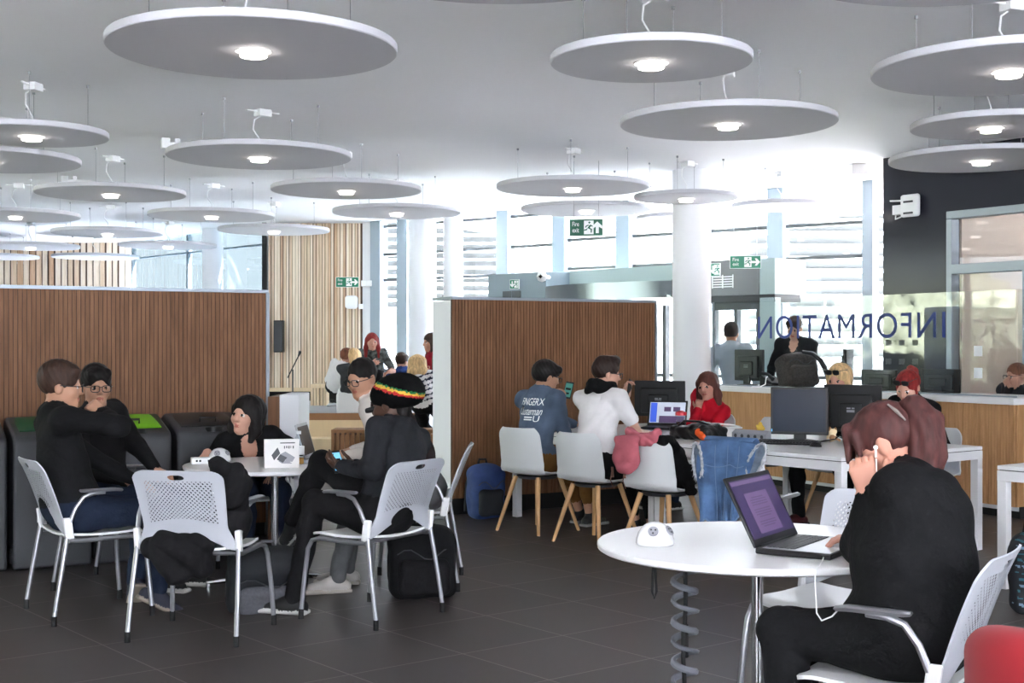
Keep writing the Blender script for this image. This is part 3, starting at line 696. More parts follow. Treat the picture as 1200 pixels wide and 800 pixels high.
# ------------------------------------------------------------------ white perforated stacking armchairs
def perf_mat():
    m = bpy.data.materials.new('perforated_plastic'); m.use_nodes = True; nt = m.node_tree; b = nt.nodes['Principled BSDF']
    b.inputs['Base Color'].default_value = (*lin((188, 190, 197)), 1); b.inputs['Roughness'].default_value = .4
    uv = nt.nodes.new('ShaderNodeUVMap'); uv.uv_map = 'uv'; sp = nt.nodes.new('ShaderNodeSeparateXYZ'); nt.links.new(uv.outputs[0], sp.inputs[0])
    x, y = sp.outputs[0], sp.outputs[1]; p = .0215; N = lambda *a: nodes_math(nt, *a)
    def dots(ox, oy):
        fx = N('SUBTRACT', N('FRACT', N('ADD', N('DIVIDE', x, p), ox+50)), .5); fy = N('SUBTRACT', N('FRACT', N('ADD', N('DIVIDE', y, p), oy+50)), .5)
        return N('LESS_THAN', N('ADD', N('MULTIPLY', fx, fx), N('MULTIPLY', fy, fy)), .062)
    h = N('MAXIMUM', dots(0, 0), dots(.5, .5))
    reg = N('MULTIPLY', N('GREATER_THAN', y, .125), N('LESS_THAN', y, .335)); reg = N('MULTIPLY', reg, N('LESS_THAN', N('ABSOLUTE', x), .175))
    h = N('MULTIPLY', h, reg)
    ex = N('DIVIDE', x, .043); ey = N('DIVIDE', N('SUBTRACT', y, .352), .014)
    hole = N('LESS_THAN', N('ADD', N('POWER', N('ABSOLUTE', ex), 3.0), N('POWER', N('ABSOLUTE', ey), 2.0)), 1.0)
    h = N('MAXIMUM', h, hole); nt.links.new(N('SUBTRACT', 1.0, h), b.inputs['Alpha']); return m
M['perforated'] = perf_mat()
def seat_mat():
    m = M['perforated'].copy(); return m
def armchair_proto():
    t = thing('stacking_chair', 'x', 'chair', (0, 0, 0), 0, 'white perforated stacking chairs')
    def wv(v): return .265-.05*min(1, v/.28)**1.0+.02*max(0, v-.28)/.72
    def back(u, v):
        s = 2*u-1; w = wv(v)
        c = 1-.10*max(0, (v-.9)/.1)**2*1.0
        x = s*w*c; arch = .085*math.cos(min(1, abs(s)/.9)*math.pi/2)**1.3*(1-v)**3 if v < 1 else 0
        z = .45+arch+v*.395-.028*max(0, abs(s)-.75)**2*16*max(0, v-.85)/.15*.5
        y = -.215-.03*v-.10*v*v+.035*s*s*(1-.3*v)-.012*math.sin(v*3.1)
        return V(x, y, z)
    b = MB(); b.sheet(back, 28, 26, .007, lambda u, v: ((2*u-1)*wv(v), v*.385)); b.build('backrest', M['perforated'], t, smooth=60)
    for s in (-1, 1): b = MB(); b.obox((s*.262, -.185, .495), (.014, 0, 0), (0, .022, 0), (0, -.008, .055)); b.build('bracket', M['white_plastic'], t, bevel=.008)
    def seat(u, v):
        s = 2*u-1; e = 1-.12*abs(2*v-1)**4
        return V(s*.228*e, -.2+.46*v*(1-.05*s*s), .448+.012*s*s-.012*math.sin(math.pi*v)-.03*max(0, v-.8)**2*25*.6)
    b = MB(); b.sheet(seat, 16, 16, .012); b.build('seat', M['white_plastic'], t, smooth=60)
    for s in (-1, 1):
        b = MB(); b.tube([(s*.278, -.26, .05), (s*.275, -.235, .2), (s*.262, -.19, .46)], .0125, 10); o = b.build('leg', M['silver_paint'], t)
        b = MB(); b.lathe([(.0145, 0), (.0145, .052)], 12, (s*.279, -.262, 0)); b.build('rubber_foot', M['black_rubber'], o)
        b = MB(); b.tube([(s*.278, .25, .05), (s*.27, .235, .22), (s*.255, .225, .37), (s*.25, .2, .415), (s*.247, .15, .43), (s*.25, -.1, .425), (s*.258, -.18, .43)], .0125, 10); o = b.build('leg', M['silver_paint'], t)
        b = MB(); b.lathe([(.0145, 0), (.0145, .052)], 12, (s*.279, .252, 0)); b.build('rubber_foot', M['black_rubber'], o)
        b = MB(); b.tube([(s*.264, -.18, .52), (s*.272, -.15, .6), (s*.276, -.11, .655), (s*.277, -.06, .672), (s*.276, .0, .675)], .0115, 10); o = b.build('arm_tube', M['silver_paint'], t)
        def pad(u, v, s=s):
            a = 2*u-1; wd_ = .024*(1-abs(2*v-1)**5*.6); return V(s*.278+a*wd_, -.13+.22*v, .69-.006*a*a-.03*max(0, v-.75)**2*4)
        b = MB(); b.sheet(pad, 6, 12, .012); b.build('arm_pad', M['silver_paint'], t, smooth=60)
    b = MB(); b.tube([(-.25, .15, .428), (.25, .15, .428)], .011, 8); b.tube([(-.255, -.14, .426), (.255, -.14, .426)], .011, 8); b.build('seat_rail', M['silver_paint'], t)
    return t
ch = armchair_proto()
arm_spots = [(-2.29, 7.17, 34, 'white perforated chair seating the man with his hand to his mouth'),
             (-2.40, 8.02, -8, 'white perforated chair of the man with glasses beside the bins'),
             (-1.55, 6.64, 80, 'empty white perforated chair with a black jacket, back to the room'),
             (-.75, 7.08, 146, 'white perforated chair carrying the person in the striped black hat'),
             (-.58, 8.03, 180, 'white perforated chair seen edge-on before the white screen end'),
             (-1.71, 8.86, -72, 'white perforated chair under the woman with the dark bob'),
             (1.17, 4.04, 147, 'white perforated chair of the woman with the ponytail, largest in view'),
             (1.27, 5.2, 225, 'white perforated chair on the far side of the table with the purple laptop')]
for i, (x, y, a, lab) in enumerate(arm_spots):
    if i == 0: ch.location = (x, y, 0); ch.rotation_euler = (0, 0, math.radians(a-90)); ch['label'] = lab
    else: dup(ch, (x, y, 0), a-90, lab)

# ------------------------------------------------------------------ white shell chairs on oak legs
def shell_proto():
    t = thing('shell_chair', 'x', 'chair', (0, 0, 0), 0, 'white shell chairs with oak legs')
    prof = [(.245, .425), (.235, .44), (.2, .452), (.1, .448), (0, .442), (-.1, .442), (-.17, .455), (-.21, .495), (-.228, .56), (-.24, .65), (-.255, .74), (-.265, .81)]
    def pr(v):
        q = v*(len(prof)-1); i = min(int(q), len(prof)-2); f = q-i; return [prof[i][k]*(1-f)+prof[i+1][k]*f for k in (0, 1)]
    def fn(u, v):
        s = 2*u-1; y, z = pr(v); w = .235 if v < .5 else .235-.02*(v-.5)/.5
        if v > .9: w *= 1-.22*((v-.9)/.1)**2.5
        if v < .1: w *= 1-.2*((.1-v)/.1)**2.5
        cz = .028*s**4 if v < .55 else 0; cy = .055*s*s*(min(1, max(0, (v-.5)/.2)))
        return V(s*w, y+cy, z+cz)
    b = MB(); b.sheet(fn, 20, 44, .009); b.build('shell', M['chair_shell'], t, smooth=70)
    b = MB(); b.lathe([(.0, .405), (.15, .41), (.165, .43), (0, .432)], 24); b.build('under_frame', M['grey_plastic'], t)
    for sx in (-1, 1):
        for sy in (-1, 1):
            b = MB(); b.tube([(sx*.225, sy*.225, 0), (sx*.12, sy*.12, .425)], [.0125, .019], 10); b.build('leg', M['oak_leg'], t)
    return t
shp = shell_proto()
shell_spots = [(.2, 10.3, 45, 'white shell chair with oak legs under the man in the denim shirt'),
               (.62, 9.72, 45, 'white shell chair with oak legs under the man in the white t-shirt'),
               (1.06, 9.14, 45, 'white shell chair with oak legs with a pink cap hung on it'),
               (1.56, 8.66, 48, 'white shell chair beneath the ripped denim waistcoat'),
               (1.72, 11.98, 217, 'white shell chair behind the woman in the red jumper'),
               (2.15, 11.35, 217, 'empty white shell chair just left of the black monitor showing its screen'),
               (2.68, 10.78, 217, 'white shell chair hidden behind the monitors under the blonde woman'),
               (3.1, 10.03, 217, 'white shell chair of the woman with sunglasses pushed up on red hair')]
for i, (x, y, a, lab) in enumerate(shell_spots):
    if i == 0: shp.location = (x, y, 0); shp.rotation_euler = (0, 0, math.radians(a-90)); shp['label'] = lab
    else: dup(shp, (x, y, 0), a-90, lab)

# ------------------------------------------------------------------ long white desks
U = V(.607, -.795, 0); VV = V(.795, .607, 0); DO = V(0.0, 11.13, 0); UA = math.degrees(math.atan2(U.y, U.x))
def desk(o, label, L=1.72, D=1.02):
    t = thing('desk', label, 'table', o, UA, 'long white desks')
    b = MB(); b.box(.002, .002, .705, L-.002, D-.002, .73); b.build('desk_top', M['table_white'], t, bevel=.003)
    b = MB(); b.box(.012, .012, .7, L-.012, D-.012, .706); b.build('shadow_gap', M['black_matte'], t, smooth=0)
    b = MB()
    for (x0, y0, x1, y1) in ((.002, .002, L-.002, .05), (.002, D-.05, L-.002, D-.002), (.002, .05, .05, D-.05), (L-.05, .05, L-.002, D-.05)): b.box(x0, y0, .64, x1, y1, .7)
    b.build('apron', M['table_white'], t, smooth=0)
    for x in (.002, L-.06):
        for y in (.002, D-.06): b = MB(); b.box(x, y, 0, x+.058, y+.058, .64); b.build('leg', M['table_white'], t, bevel=.002)
    return t
desk(DO, 'long white desk holding the cup and the dark bag before the timber screen', 1.72, 1.55)
desk(DO+U*1.725, 'long white desk holding the keyboard and mouse, its corner towards the camera', 1.72, 1.55)
desk(V(2.88, 7.86, 0), 'white desk cut off by the right edge of the picture', 1.6, .8)

# ------------------------------------------------------------------ round pedestal tables
def round_table(c, r, label, zt=.73):
    t = thing('round_table', label, 'table', c, 15, 'round white pedestal tables')
    b = MB(); b.lathe([(0, zt-.026), (r-.012, zt-.026), (r-.002, zt-.02), (r, zt-.012), (r, zt-.004), (r-.004, zt), (0, zt)], 96); b.build('table_top', M['table_white'], t, smooth=40)
    b = MB(); b.lathe([(.021, .03), (.021, zt-.03)], 24); b.lathe([(.021, zt-.06), (.09, zt-.035), (.09, zt-.027)], 24); b.build('column', M['chrome'], t)
    for k in range(4):
        a = math.pi/2*k; d = V(math.cos(a), math.sin(a), 0)
        b = MB(); b.tube([d*.02+V(0, 0, .06), d*.2+V(0, 0, .045), d*.4+V(0, 0, .03)], [.018, .015, .012], 8); b.lathe([(.014, 0), (.014, .025)], 10, d*.39); b.build('base_foot', M['chrome'], t)
    return t
T1 = V(-1.43, 7.97, 0); T2 = V(.89, 4.8, 0)
round_table(T1, .54, 'round white table where the group of five sits at the left')
round_table(T2, .58, 'round white table in front with the laptop showing a purple screen')
# grey cable coil and cords under the front table
t = thing('cable_spiral', 'grey plastic spiral hanging from the front round table', 'cable tidy', (.635, 4.86, 0))
b = MB(); pts = []
for i in range(0, 9*14+1): a = i/14*2*math.pi; pts.append((.043*math.cos(a), .043*math.sin(a), .69-.074*i/14))
b.tube(pts, .0085, 6, flat=1.5); b.build('coil', M['grey_spiral'] if 'grey_spiral' in M else mat('grey_spiral', (112, 114, 122), .4), t)
b = MB(); b.tube([(0, 0, .703), (.004, .004, .5), (-.006, 0, .3), (.01, 0, .0)], .008, 6); b.tube([(0, 0, .42), (0, 0, .3)], .013, 8); b.build('cable', M['black_rubber'], t)
t = thing('cable_loop', 'short black cord looped under the front round table', 'cable', (.51, 4.74, .703))
b = MB(); b.tube([(0, 0, 0), (-.006, 0, -.08), (-.008, 0, -.14), (0, 0, -.165), (.008, 0, -.14), (.004, 0, -.06), (.006, 0, 0)], .0045, 6); b.build('cord', M['black_rubber'], t)

# ------------------------------------------------------------------ red tub chair
t = thing('tub_armchair', 'red fabric tub armchair cut off at the bottom right corner', 'armchair', (1.42, 3.12, 0), -40)
def tub(u, v):
    a = math.radians(-55+290*u)-math.pi/2; a = math.radians(90+35+290*u)
    h = .80-.22*(abs(2*u-1))**2.4; r0 = .33; w = .062
    if v < .35: k = v/.35; z = .16+(h-w-.16)*k; r = r0-.05+.05*math.sin(k*math.pi/2)
    elif v < .7: q = (v-.35)/.35*math.pi; r = r0-w+w*math.cos(q); z = h-w+w*math.sin(q)
    else: k = (v-.7)/.3; z = h-w-(h-w-.36)*k; r = r0-2*w-.02*k
    return V(r*math.cos(a), r*math.sin(a), z)
b = MB(); b.sheet(tub, 56, 40, .01); b.build('tub_shell', M['red_fabric'], t, smooth=70)
b = MB(); b.lathe([(0, .16), (.27, .16), (.29, .2), (.25, .4), (.2, .44), (0, .445)], 40); b.build('seat_cushion', M['red_fabric'], t, smooth=60)
for k in range(4):
    a = math.radians(45+90*k); b = MB(); b.tube([(.2*math.cos(a), .2*math.sin(a), .17), (.24*math.cos(a), .24*math.sin(a), 0)], .014, 8); b.build('leg', M['chrome'], t)

# ------------------------------------------------------------------ recycling bins
M['lid_green'] = mat('lid_green', (22, 84, 52), .4); M['lid_lime'] = mat('lid_lime', (120, 190, 30), .4); M['lid_black'] = mat('lid_black', (36, 35, 36), .4); M['logo_green'] = mat('logo_green', (96, 150, 50), .5)
def bin_(fl, label, lid, logo):
    t = thing('recycling_bin', label, 'bin', fl, math.degrees(math.atan2(pd.y, pd.x)), 'dark grey recycling bins')
    w, d = .49, .5
    b = MB(); b.prism([(0, .0), (.06, .0), (.06, .12), (.2, .12), (.2, 0), (d, 0), (d, .93), (d-.1, .96), (.06, .87), (.012, .84), (0, .8)], (0, 0, 0), (0, 1, 0), (0, 0, 1), (w, 0, 0))
    o = b.build('body', M['bin_grey'], t, bevel=.02, seg=3)
    b = MB(); b.prism([(-.1, .2), (.1, .2), (.1, .56), (.08, .6), (-.08, .6), (-.1, .56)], (w/2, -.004, .14), (1, 0, 0), (0, 0, 1), (0, .01, 0)); b.build('front_recess', M['grey_plastic'], t, bevel=.004)
    sl = V(0, .4, .09).normalized(); up = V(0, -.09, .4).normalized()
    def lidf(u, v): return V(.05+.39*u, .1, .878)+sl*(.33*v)+up*(.022*math.sin(math.pi*v)**.5*math.sin(math.pi*u)**.3+.004)
    b = MB(); b.sheet(lidf, 14, 10, .012); o = b.build('lid', lid, t, smooth=70)
    b = MB(); q = V(w/2, .1, .885)+sl*.05; b.tube([q+V(-.055, 0, 0), q+V(-.055, 0, 0)+up*.045, q+V(.055, 0, 0)+up*.045, q+V(.055, 0, 0)], .009, 8); b.build('handle', M['black_plastic'], o)
    b = MB(); b.lathe([(.062, 0), (.062, .03)], 24, (w/2+.02, .06, .845), Matrix.Rotation(-.1, 3, 'X')); b.build('lock_cup', M['black_plastic'], t)
    for x in (.04, w-.04): b = MB(); b.lathe([(0, -.02), (.05, -.02), (.05, .02), (0, .02)], 20, (x, .07, .05), Matrix.Rotation(math.pi/2, 3, 'Y')); b.build('wheel', M['black_rubber'], t)
    b = MB(); b.lathe([(0, 0), (.07, 0), (.09, .03), (.05, .07), (0, .08)], 24, (w/2-.05, .13, .05)); b.build('foot_pedal', lid, t)
    if logo:
        b = MB(); pts = [(w/2-.09+.034*math.cos(a), -.006, .66+.034*math.sin(a)) for a in np.linspace(.6, 5.6, 18)]; b.tube(pts, .006, 6); b.build('recycling_mark', M['logo_green'], t)
        b = MB(); b.box(w/2-.14, -.007, .6, w/2-.04, -.003, .608); b.build('mark_line', M['logo_green'], t, smooth=0)
        b = MB(); b.box(w/2-.1, -.006, .3, w/2-.045, -.002, .355); b.m = 1; b.box(w/2-.085, -.008, .306, w/2-.06, -.005, .325); b.build('sticker', [M['sign_white'], M['black_matte']], t, smooth=0)
b0 = V(-3.19, 8.46, 0)
bin_(b0, 'dark grey bin with dark green lid at the left edge', M['lid_green'], True)
bin_(b0+pd*.525, 'dark grey bin with bright lime lid behind the two men', M['lid_lime'], False)
bin_(b0+pd*1.05, 'dark grey bin with black lid beside the woman with the bob', M['lid_black'], False)
bin_(b0-pd*.525, 'dark grey bin of which only its side shows at the left edge', M['lid_black'], False)

# ------------------------------------------------------------------ stage furniture
M['bench_wood'] = wood('bench_wood', (214, 184, 146), (228, 202, 166), (236, 214, 182))
t = thing('slatted_bench', 'pale timber bench on the stage beside the slatted wall', 'bench', P(366, 470, 20.6)+V(0, 0, 0))
t.location.z = .5
b = MB(); b.box(0, -.2, .27, 1.1, .2, .33); b.build('seat', M['bench_wood'], t, bevel=.004)
for x in (0, .85):
    b = MB()
    for k in range(5): b.box(x+k*.05, -.19, 0, x+k*.05+.036, .19, .27)
    b.build('end_support', M['bench_wood'], t, smooth=0)
t = thing('slatted_bench', 'dark slatted timber bench in front of the stage step', 'bench', P(388, 500, 15.6)*1); t.location.z = 0
b = MB(); b.box(0, 0, .4, 1.2, .4, .44); b.build('seat', M['walnut'], t, bevel=.004)
b = MB()
for k in range(20): b.box(k*.06, .01, 0, k*.06+.035, .05, .4)
b.box(0, .05, .02, 1.2, .38, .38); b.build('slatted_front', M['walnut'], t, smooth=0)
t = thing('microphone_stand', 'black microphone stand on the stage by the slatted wall', 'microphone stand', (P(343, 457, 20.8).x, 20.8, .5))
b = MB(); b.lathe([(.012, .0), (.012, .55)], 8); b.build('pole', M['black_plastic'], t)
for k in range(3): a = k*2.1+.3; b = MB(); b.tube([(0, 0, .08), (.22*math.cos(a), .22*math.sin(a), .01)], .01, 6); b.build('leg', M['black_plastic'], t)
b = MB(); b.tube([(-.08, 0, .42), (.1, 0, .78)], .009, 6); b.build('boom', M['black_plastic'], t)
b = MB(); b.tube([(.09, 0, .76), (.12, 0, .84)], [.014, .022], 8); b.build('microphone', M['black_plastic'], t)
t = thing('cable_coil', 'tangle of black and white cables lying on the stage beside the bench', 'cable', (P(398, 462, 20.3).x, 20.2, .5))
b = MB(); b.tube([(.12*math.cos(a)*(1+.2*math.sin(3*a)), .1*math.sin(a), .02+.02*math.sin(2.3*a)+.06) for a in np.linspace(0, 18, 70)], .012, 6); b.build('cord', M['black_rubber'], t)
b = MB(); b.tube([(.16*math.cos(a), .12*math.sin(a+1), .03+.02*math.sin(1.7*a)) for a in np.linspace(0, 9, 40)], .012, 6); b.build('white_cord', M['white_plastic'], t)
# ------------------------------------------------------------------ people
SK = {'asian': (184, 138, 112), 'pale': (202, 154, 133), 'rosy': (194, 140, 120), 'brown': (78, 52, 40), 'tan': (180, 130, 104)}
SKM = {k: mat('skin_'+k, c, .5, spec=.35) for k, c in SK.items()}
LIPM = {k: mat('lip_'+k, tuple(int(x*f) for x, f in zip(c, (.88, .66, .66))), .45) for k, c in SK.items()}
M['eye'] = mat('eye', (28, 20, 18), .2); M['eye_white'] = mat('eye_white', (216, 208, 202), .3)
def cloth(name, rgb, amt=.12, sc=14): return mat(name, rgb, .85, noise=(sc, amt), bump=(45, .4), spec=.15)
C = {}
for k, c in {'black': (19, 19, 21), 'black_soft': (24, 23, 25), 'charcoal': (37, 38, 42), 'navy': (34, 42, 62), 'jeans': (34, 43, 62), 'denim': (84, 98, 118), 'denim_mid': (86, 118, 158), 'white': (226, 222, 222),
             'cream': (214, 206, 198), 'brown_dark': (52, 42, 42), 'mustard': (116, 80, 40), 'red': (196, 26, 44), 'grey_hood': (178, 188, 200), 'blue_skirt': (40, 60, 150), 'dark_grey': (62, 63, 68),
             'floral': (92, 98, 96), 'olive': (84, 84, 70), 'wine': (140, 24, 40), 'royal': (44, 66, 120), 'grey_trouser': (96, 96, 98), 'white_shirt': (232, 232, 232)}.items(): C[k] = cloth('cloth_'+k, c, *((.75, 22) if k == 'floral' else (.04, 14) if k in ('white', 'cream', 'white_shirt', 'grey_hood') else ()))
def hairm(name, a, b_):
    m = mat(name, a, .55, spec=.22, noise=(34, .35, (1.6, 1.6, .25))); return m
HM = {'black': hairm('hair_black', (26, 22, 22), 0), 'brown': hairm('hair_brown', (58, 40, 32), 0), 'dark_brown': hairm('hair_dark_brown', (44, 31, 27), 0), 'auburn': hairm('hair_auburn', (88, 48, 40), 0),
      'red': hairm('hair_red', (132, 40, 38), 0), 'plum': hairm('hair_plum', (74, 42, 40), 0), 'blonde': hairm('hair_blonde', (206, 172, 124), 0), 'ginger': hairm('hair_ginger', (116, 70, 50), 0), 'beard': hairm('hair_beard', (20, 16, 15), 0)}
SHOE = {'black': (mat('shoe_black', (24, 24, 26), .6), mat('sole_white', (190, 188, 184), .7)), 'grey': (mat('shoe_grey', (176, 170, 164), .8), mat('sole_grey', (168, 160, 150), .8)),
        'tan': (mat('shoe_tan', (44, 46, 60), .8), mat('sole_tan', (150, 138, 126), .85)), 'wine': (mat('shoe_wine', (74, 26, 30), .35), mat('sole_black', (20, 20, 20), .6)), 'dark': (mat('shoe_dark', (34, 34, 36), .6), mat('sole_pale', (150, 150, 150), .6))}

def ik(a, t, l1, l2, pole):
    d = t-a; L = d.length; mx = (l1+l2)*.995
    if L > mx: t = a+d*(mx/L); d = t-a; L = mx
    x = (l1*l1-l2*l2+L*L)/(2*L); h = math.sqrt(max(l1*l1-x*x, 0)); n = d/L
    p = pole-n*pole.dot(n); p = p.normalized() if p.length > 1e-4 else V(0, 0, 1)
    return a+n*x+p*h, t
def basis(yaw, pitch=0, roll=0):
    f = rot2(yaw); r = V(f.y, -f.x, 0); u = V(0, 0, 1)
    p = math.radians(pitch); f, u = f*math.cos(p)+u*math.sin(p), u*math.cos(p)-f*math.sin(p)
    q = math.radians(roll); r, u = r*math.cos(q)+u*math.sin(q), u*math.cos(q)-r*math.sin(q)
    return r, f, u
def Rm(r, f, u): return np.array([[r[i], f[i], u[i]] for i in range(3)], dtype=np.float32)
def hand(S, w, d, n, right, m, curl=.35, spread=0.0, k=.9, thumb=None, fine=True):
    """palm and five fingers from wrist w: d finger direction, n palm normal"""
    d = Vector(d).normalized(); n = Vector(n); n = (n-d*n.dot(d)).normalized(); s = d.cross(n) if right else n.cross(d)
    offs = (.031, .011, -.010, -.030); lens = (.070, .078, .072, .056)
    for o_, L in zip(offs, lens):
        kn = w+(d*.083+s*o_)*k; S.cap(w+s*o_*.5*k+d*.012, kn, .017*k, .0125*k, m, .012)
        a = kn; ang = 0; sp = s*(o_*spread*8)
        for j, q in enumerate((.44, .32, .26)):
            ang += curl*(1.05, 1.3, .9)[j]; dr = (d*math.cos(ang)+n*math.sin(ang)+sp*.3).normalized(); b_ = a+dr*L*q*k*1.05
            S.cap(a, b_, (.0098, .0088, .0080)[j]*k, (.0088, .0080, .0070)[j]*k, m, .0035); a = b_
    t0 = w+(d*.022+s*.024)*k; t1 = t0+(d*.55+s*.65+n*.35).normalized()*.044*k; tv = (d*.8+s*.25+n*(.3+curl*.5)).normalized() if thumb is None else Vector(thumb).normalized()
    S.cap(t0, t1, .0155*k, .0115*k, m, .01); S.cap(t1, t1+tv*.03*k, .0108*k, .0098*k, m, .004); S.cap(t1+tv*.03*k, t1+tv*.03*k+(tv+n*.25).normalized()*.024*k, .0098*k, .008*k, m, .004)

def person(label, base, face, head, hyaw, hpitch=0, hroll=0, sz=.45, pelvis=None, skin='asian', top='black', sleeve=1.0, trous='jeans', legs_len=1.0, fat=1.0, fem=False, vox=.0065,
           lh=None, rh=None, lf=None, rf=None, lpole=None, rpole=None, lk=None, rk=None, lfd=None, rfd=None, shoe='black', hair=('short', 'black'), glasses=None, stand=False, beard=False, collar=None, neck_open=None, group=None,
           extra=None, after=None, wr=.0065, jacket=None, mouth='flat', hs=1.0, skirt=None, shoes_on=True, shoulder=1.0, undershirt=None):
    r0 = basis(face); R_, F_, U_ = r0
    bz = (sz+.11) if not stand else .94
    pel = V(base[0], base[1], bz) if pelvis is None else Vector(pelvis)
    head = Vector(head); hr, hf, hu = basis(hyaw, hpitch, hroll)
    nb = head-hu*.115*hs-hf*.03*hs-V(0, 0, .015)               # base of the neck
    sp = nb-pel; L = sp.length; up = sp.normalized(); right = (R_-up*R_.dot(up)).normalized(); fwd = up.cross(right)
    bul = max(0, .50-L)*.55
    org = V(base[0], base[1], 0)
    root = thing('person', label, 'person', org, 0, group)
    mats = [SKM[skin], C[top], C[trous], LIPM[skin], M['eye'], HM[hair[1]] if hair else HM['black'], M['eye_white'], C[jacket] if jacket else C[top], C[undershirt] if undershirt else SKM[skin], HM['beard']]
    SKN, TOP, TRO, LIP, EYE, BROW, EYW, JAC, UND, BRD = range(10)
    S = SDF(vox); fine = vox < .0085
    f_ = fat; sw = (.155 if fem else .178)*shoulder
    chest = pel+up*L*.66-fwd*bul; belly = pel+up*L*.34-fwd*bul*.8; shc = pel+up*L*.885-fwd*bul*.25
    B = Rm(right, fwd, up)
    PB = Rm(R_, F_, U_)
    hipw = .092*f_**.5
    S.ell(pel, (.172*f_, .132*f_, .125), PB, TRO, .05)
    S.ell(belly, (.150*f_, .115*f_, .18), B, TOP, .06)
    S.ell(chest, ((.150 if fem else .172)*(.6+.4*f_), .112*(.5+.5*f_), .17), B, TOP, .06)
    shl, shr = shc-right*sw, shc+right*sw
    if lh and lh.get('sh'): shl = shl+Vector(lh['sh'])
    if rh and rh.get('sh'): shr = shr+Vector(rh['sh'])
    S.cap(shc-right*sw*.5, shl, .075, .062, TOP, .05); S.cap(shc+right*sw*.5, shr, .075, .062, TOP, .05)
    S.cap(shc+up*.01, nb+up*.012, .075, .058, TOP, .05)
    S.cap(nb-right*.06-up*.03, shl+up*.02, .05, .045, TOP, .04); S.cap(nb+right*.06-up*.03, shr+up*.02, .05, .045, TOP, .04)
    if fem:
        for s in (-1, 1): S.ell(chest+up*.01+right*s*.068+fwd*.085, (.066, .062, .066), B, TOP, .04)
    if skirt: S.ell(pel+F_*.12-V(0, 0, .02), (.2*f_, .26, .13), PB, TRO, .05)
    # legs
    ends = {}
    for s, ft, kn, pole, fd in ((-1, lf, lk, lpole, lfd), (1, rf, rk, rpole, rfd)):
        hip = pel+R_*s*hipw-V(0, 0, .02)
        if stand: an = V(*ft, .09) if ft and len(ft) == 2 else (Vector(ft) if ft else V(base[0], base[1], .09)+R_*s*.1); pole = F_ if pole is None else Vector(pole); l1, l2 = .44, .43
        else:
            an = (V(ft[0], ft[1], .085) if len(ft) == 2 else Vector(ft)) if ft else V(base[0], base[1], .085)+F_*.44+R_*s*.11
            pole = (V(0, 0, 1)+F_*.6) if pole is None else Vector(pole); l1, l2 = .44, .43
        if kn is not None: k_ = Vector(kn)
        else: k_, an = ik(hip, an, l1, l2, pole)
        S.cap(hip, k_, .088*(.5+.5*f_), .062*(.7+.3*f_), TRO, .05); kd = (an-k_).normalized(); cm = k_+(an-k_)*.3
        S.cap(k_, cm, .060*(.7+.3*f_), .058*(.7+.3*f_), TRO, .03); S.cap(cm, an+(k_-an)*(1-legs_len)+V(0, 0, .0), .058*(.7+.3*f_), .046, TRO, .03)
        if legs_len < .999: S.cap(cm+(an-cm)*.3, an, .046, .034, SKN, .01)
        fd = Vector(fd).normalized() if fd is not None else V(F_.x, F_.y, 0)
        ends[s] = (an, fd, kd)
    # arms
    for s, hd, shp_ in ((-1, lh, shl), (1, rh, shr)):
        if hd is None: hd = {'w': pel+F_*.22+R_*s*.16+V(0, 0, .1), 'd': F_, 'n': V(0, 0, -1)}
        wv_ = Vector(hd['w']); pole = Vector(hd['pole']) if 'pole' in hd else (-V(0, 0, 1)+R_*s*.6-F_*.3)
        if 'el' in hd: el = Vector(hd['el'])
        else: el, wv_ = ik(shp_, wv_, .295, .255, pole)
        ra = .054*(.5+.5*f_) if not fem else .047*(.4+.6*f_)
        if sleeve >= .99:
            S.cap(shp_, el, ra*1.12, ra*.95, TOP, .035); S.cap(el, wv_+(el-wv_)*.06, ra*.93, ra*.66, TOP, .025); S.cap(wv_+(el-wv_)*.2, wv_, .031, .026, SKN, .012)
        elif sleeve > .5:
            q = (sleeve-.5)*2; S.cap(shp_, el, ra*1.1, ra*.95, TOP, .035); m_ = el+(wv_-el)*q; S.cap(el, m_, ra*.93, ra*.82, TOP, .025); S.cap(el, wv_, .041, .027, SKN, .012)
        else:
            q = sleeve*2; m_ = shp_+(el-shp_)*q; S.cap(shp_, m_, ra*1.15, ra*1.12, TOP, .035); S.cap(shp_, el, .046, .041, SKN, .012); S.cap(el, wv_, .041, .027, SKN, .012)
        if hd.get('hand', True): hand(S, wv_, hd.get('d', wv_-el), hd.get('n', V(0, 0, -1)), s > 0, SKN, hd.get('curl', .35), hd.get('spread', 0), hd.get('k', .92 if not fem else .85), hd.get('thumb'))
    # neck and head
    def lf_(x, y, z): return head+(hr*x+hf*y+hu*z)*hs
    HB = Rm(hr, hf, hu); q = hs
    S.cap(nb-up*.03, lf_(0, -.018, -.06), .056 if not fem else .049, .052 if not fem else .045, SKN, .02)
    if neck_open: S.ell(nb-up*.045+fwd*.075, neck_open, B, UND, .02, 2)
    S.ell(lf_(0, -.012, .03), (.074*q, .094*q, .088*q), HB, SKN, .03)
    S.ell(lf_(0, .022, -.035), (.060*q, .066*q, .078*q), HB, SKN, .04)
    S.ell(lf_(0, .062, -.095), (.026*q, .022*q, .02*q), HB, SKN, .035)
    for s in (-1, 1):
        S.ell(lf_(s*.04, .055, -.028), (.024*q, .022*q, .022*q), HB, SKN, .03)
        S.ell(lf_(s*.031, .094, .002), (.017*q, .014*q, .011*q), HB, SKN, .012, 1)
        S.ell(lf_(s*.076, -.012, -.008), (.010*q, .020*q, .032*q), HB, SKN, .008)
    S.cap(lf_(0, .082, .012), lf_(0, .103, -.026), .009*q, .0125*q, SKN, .012)
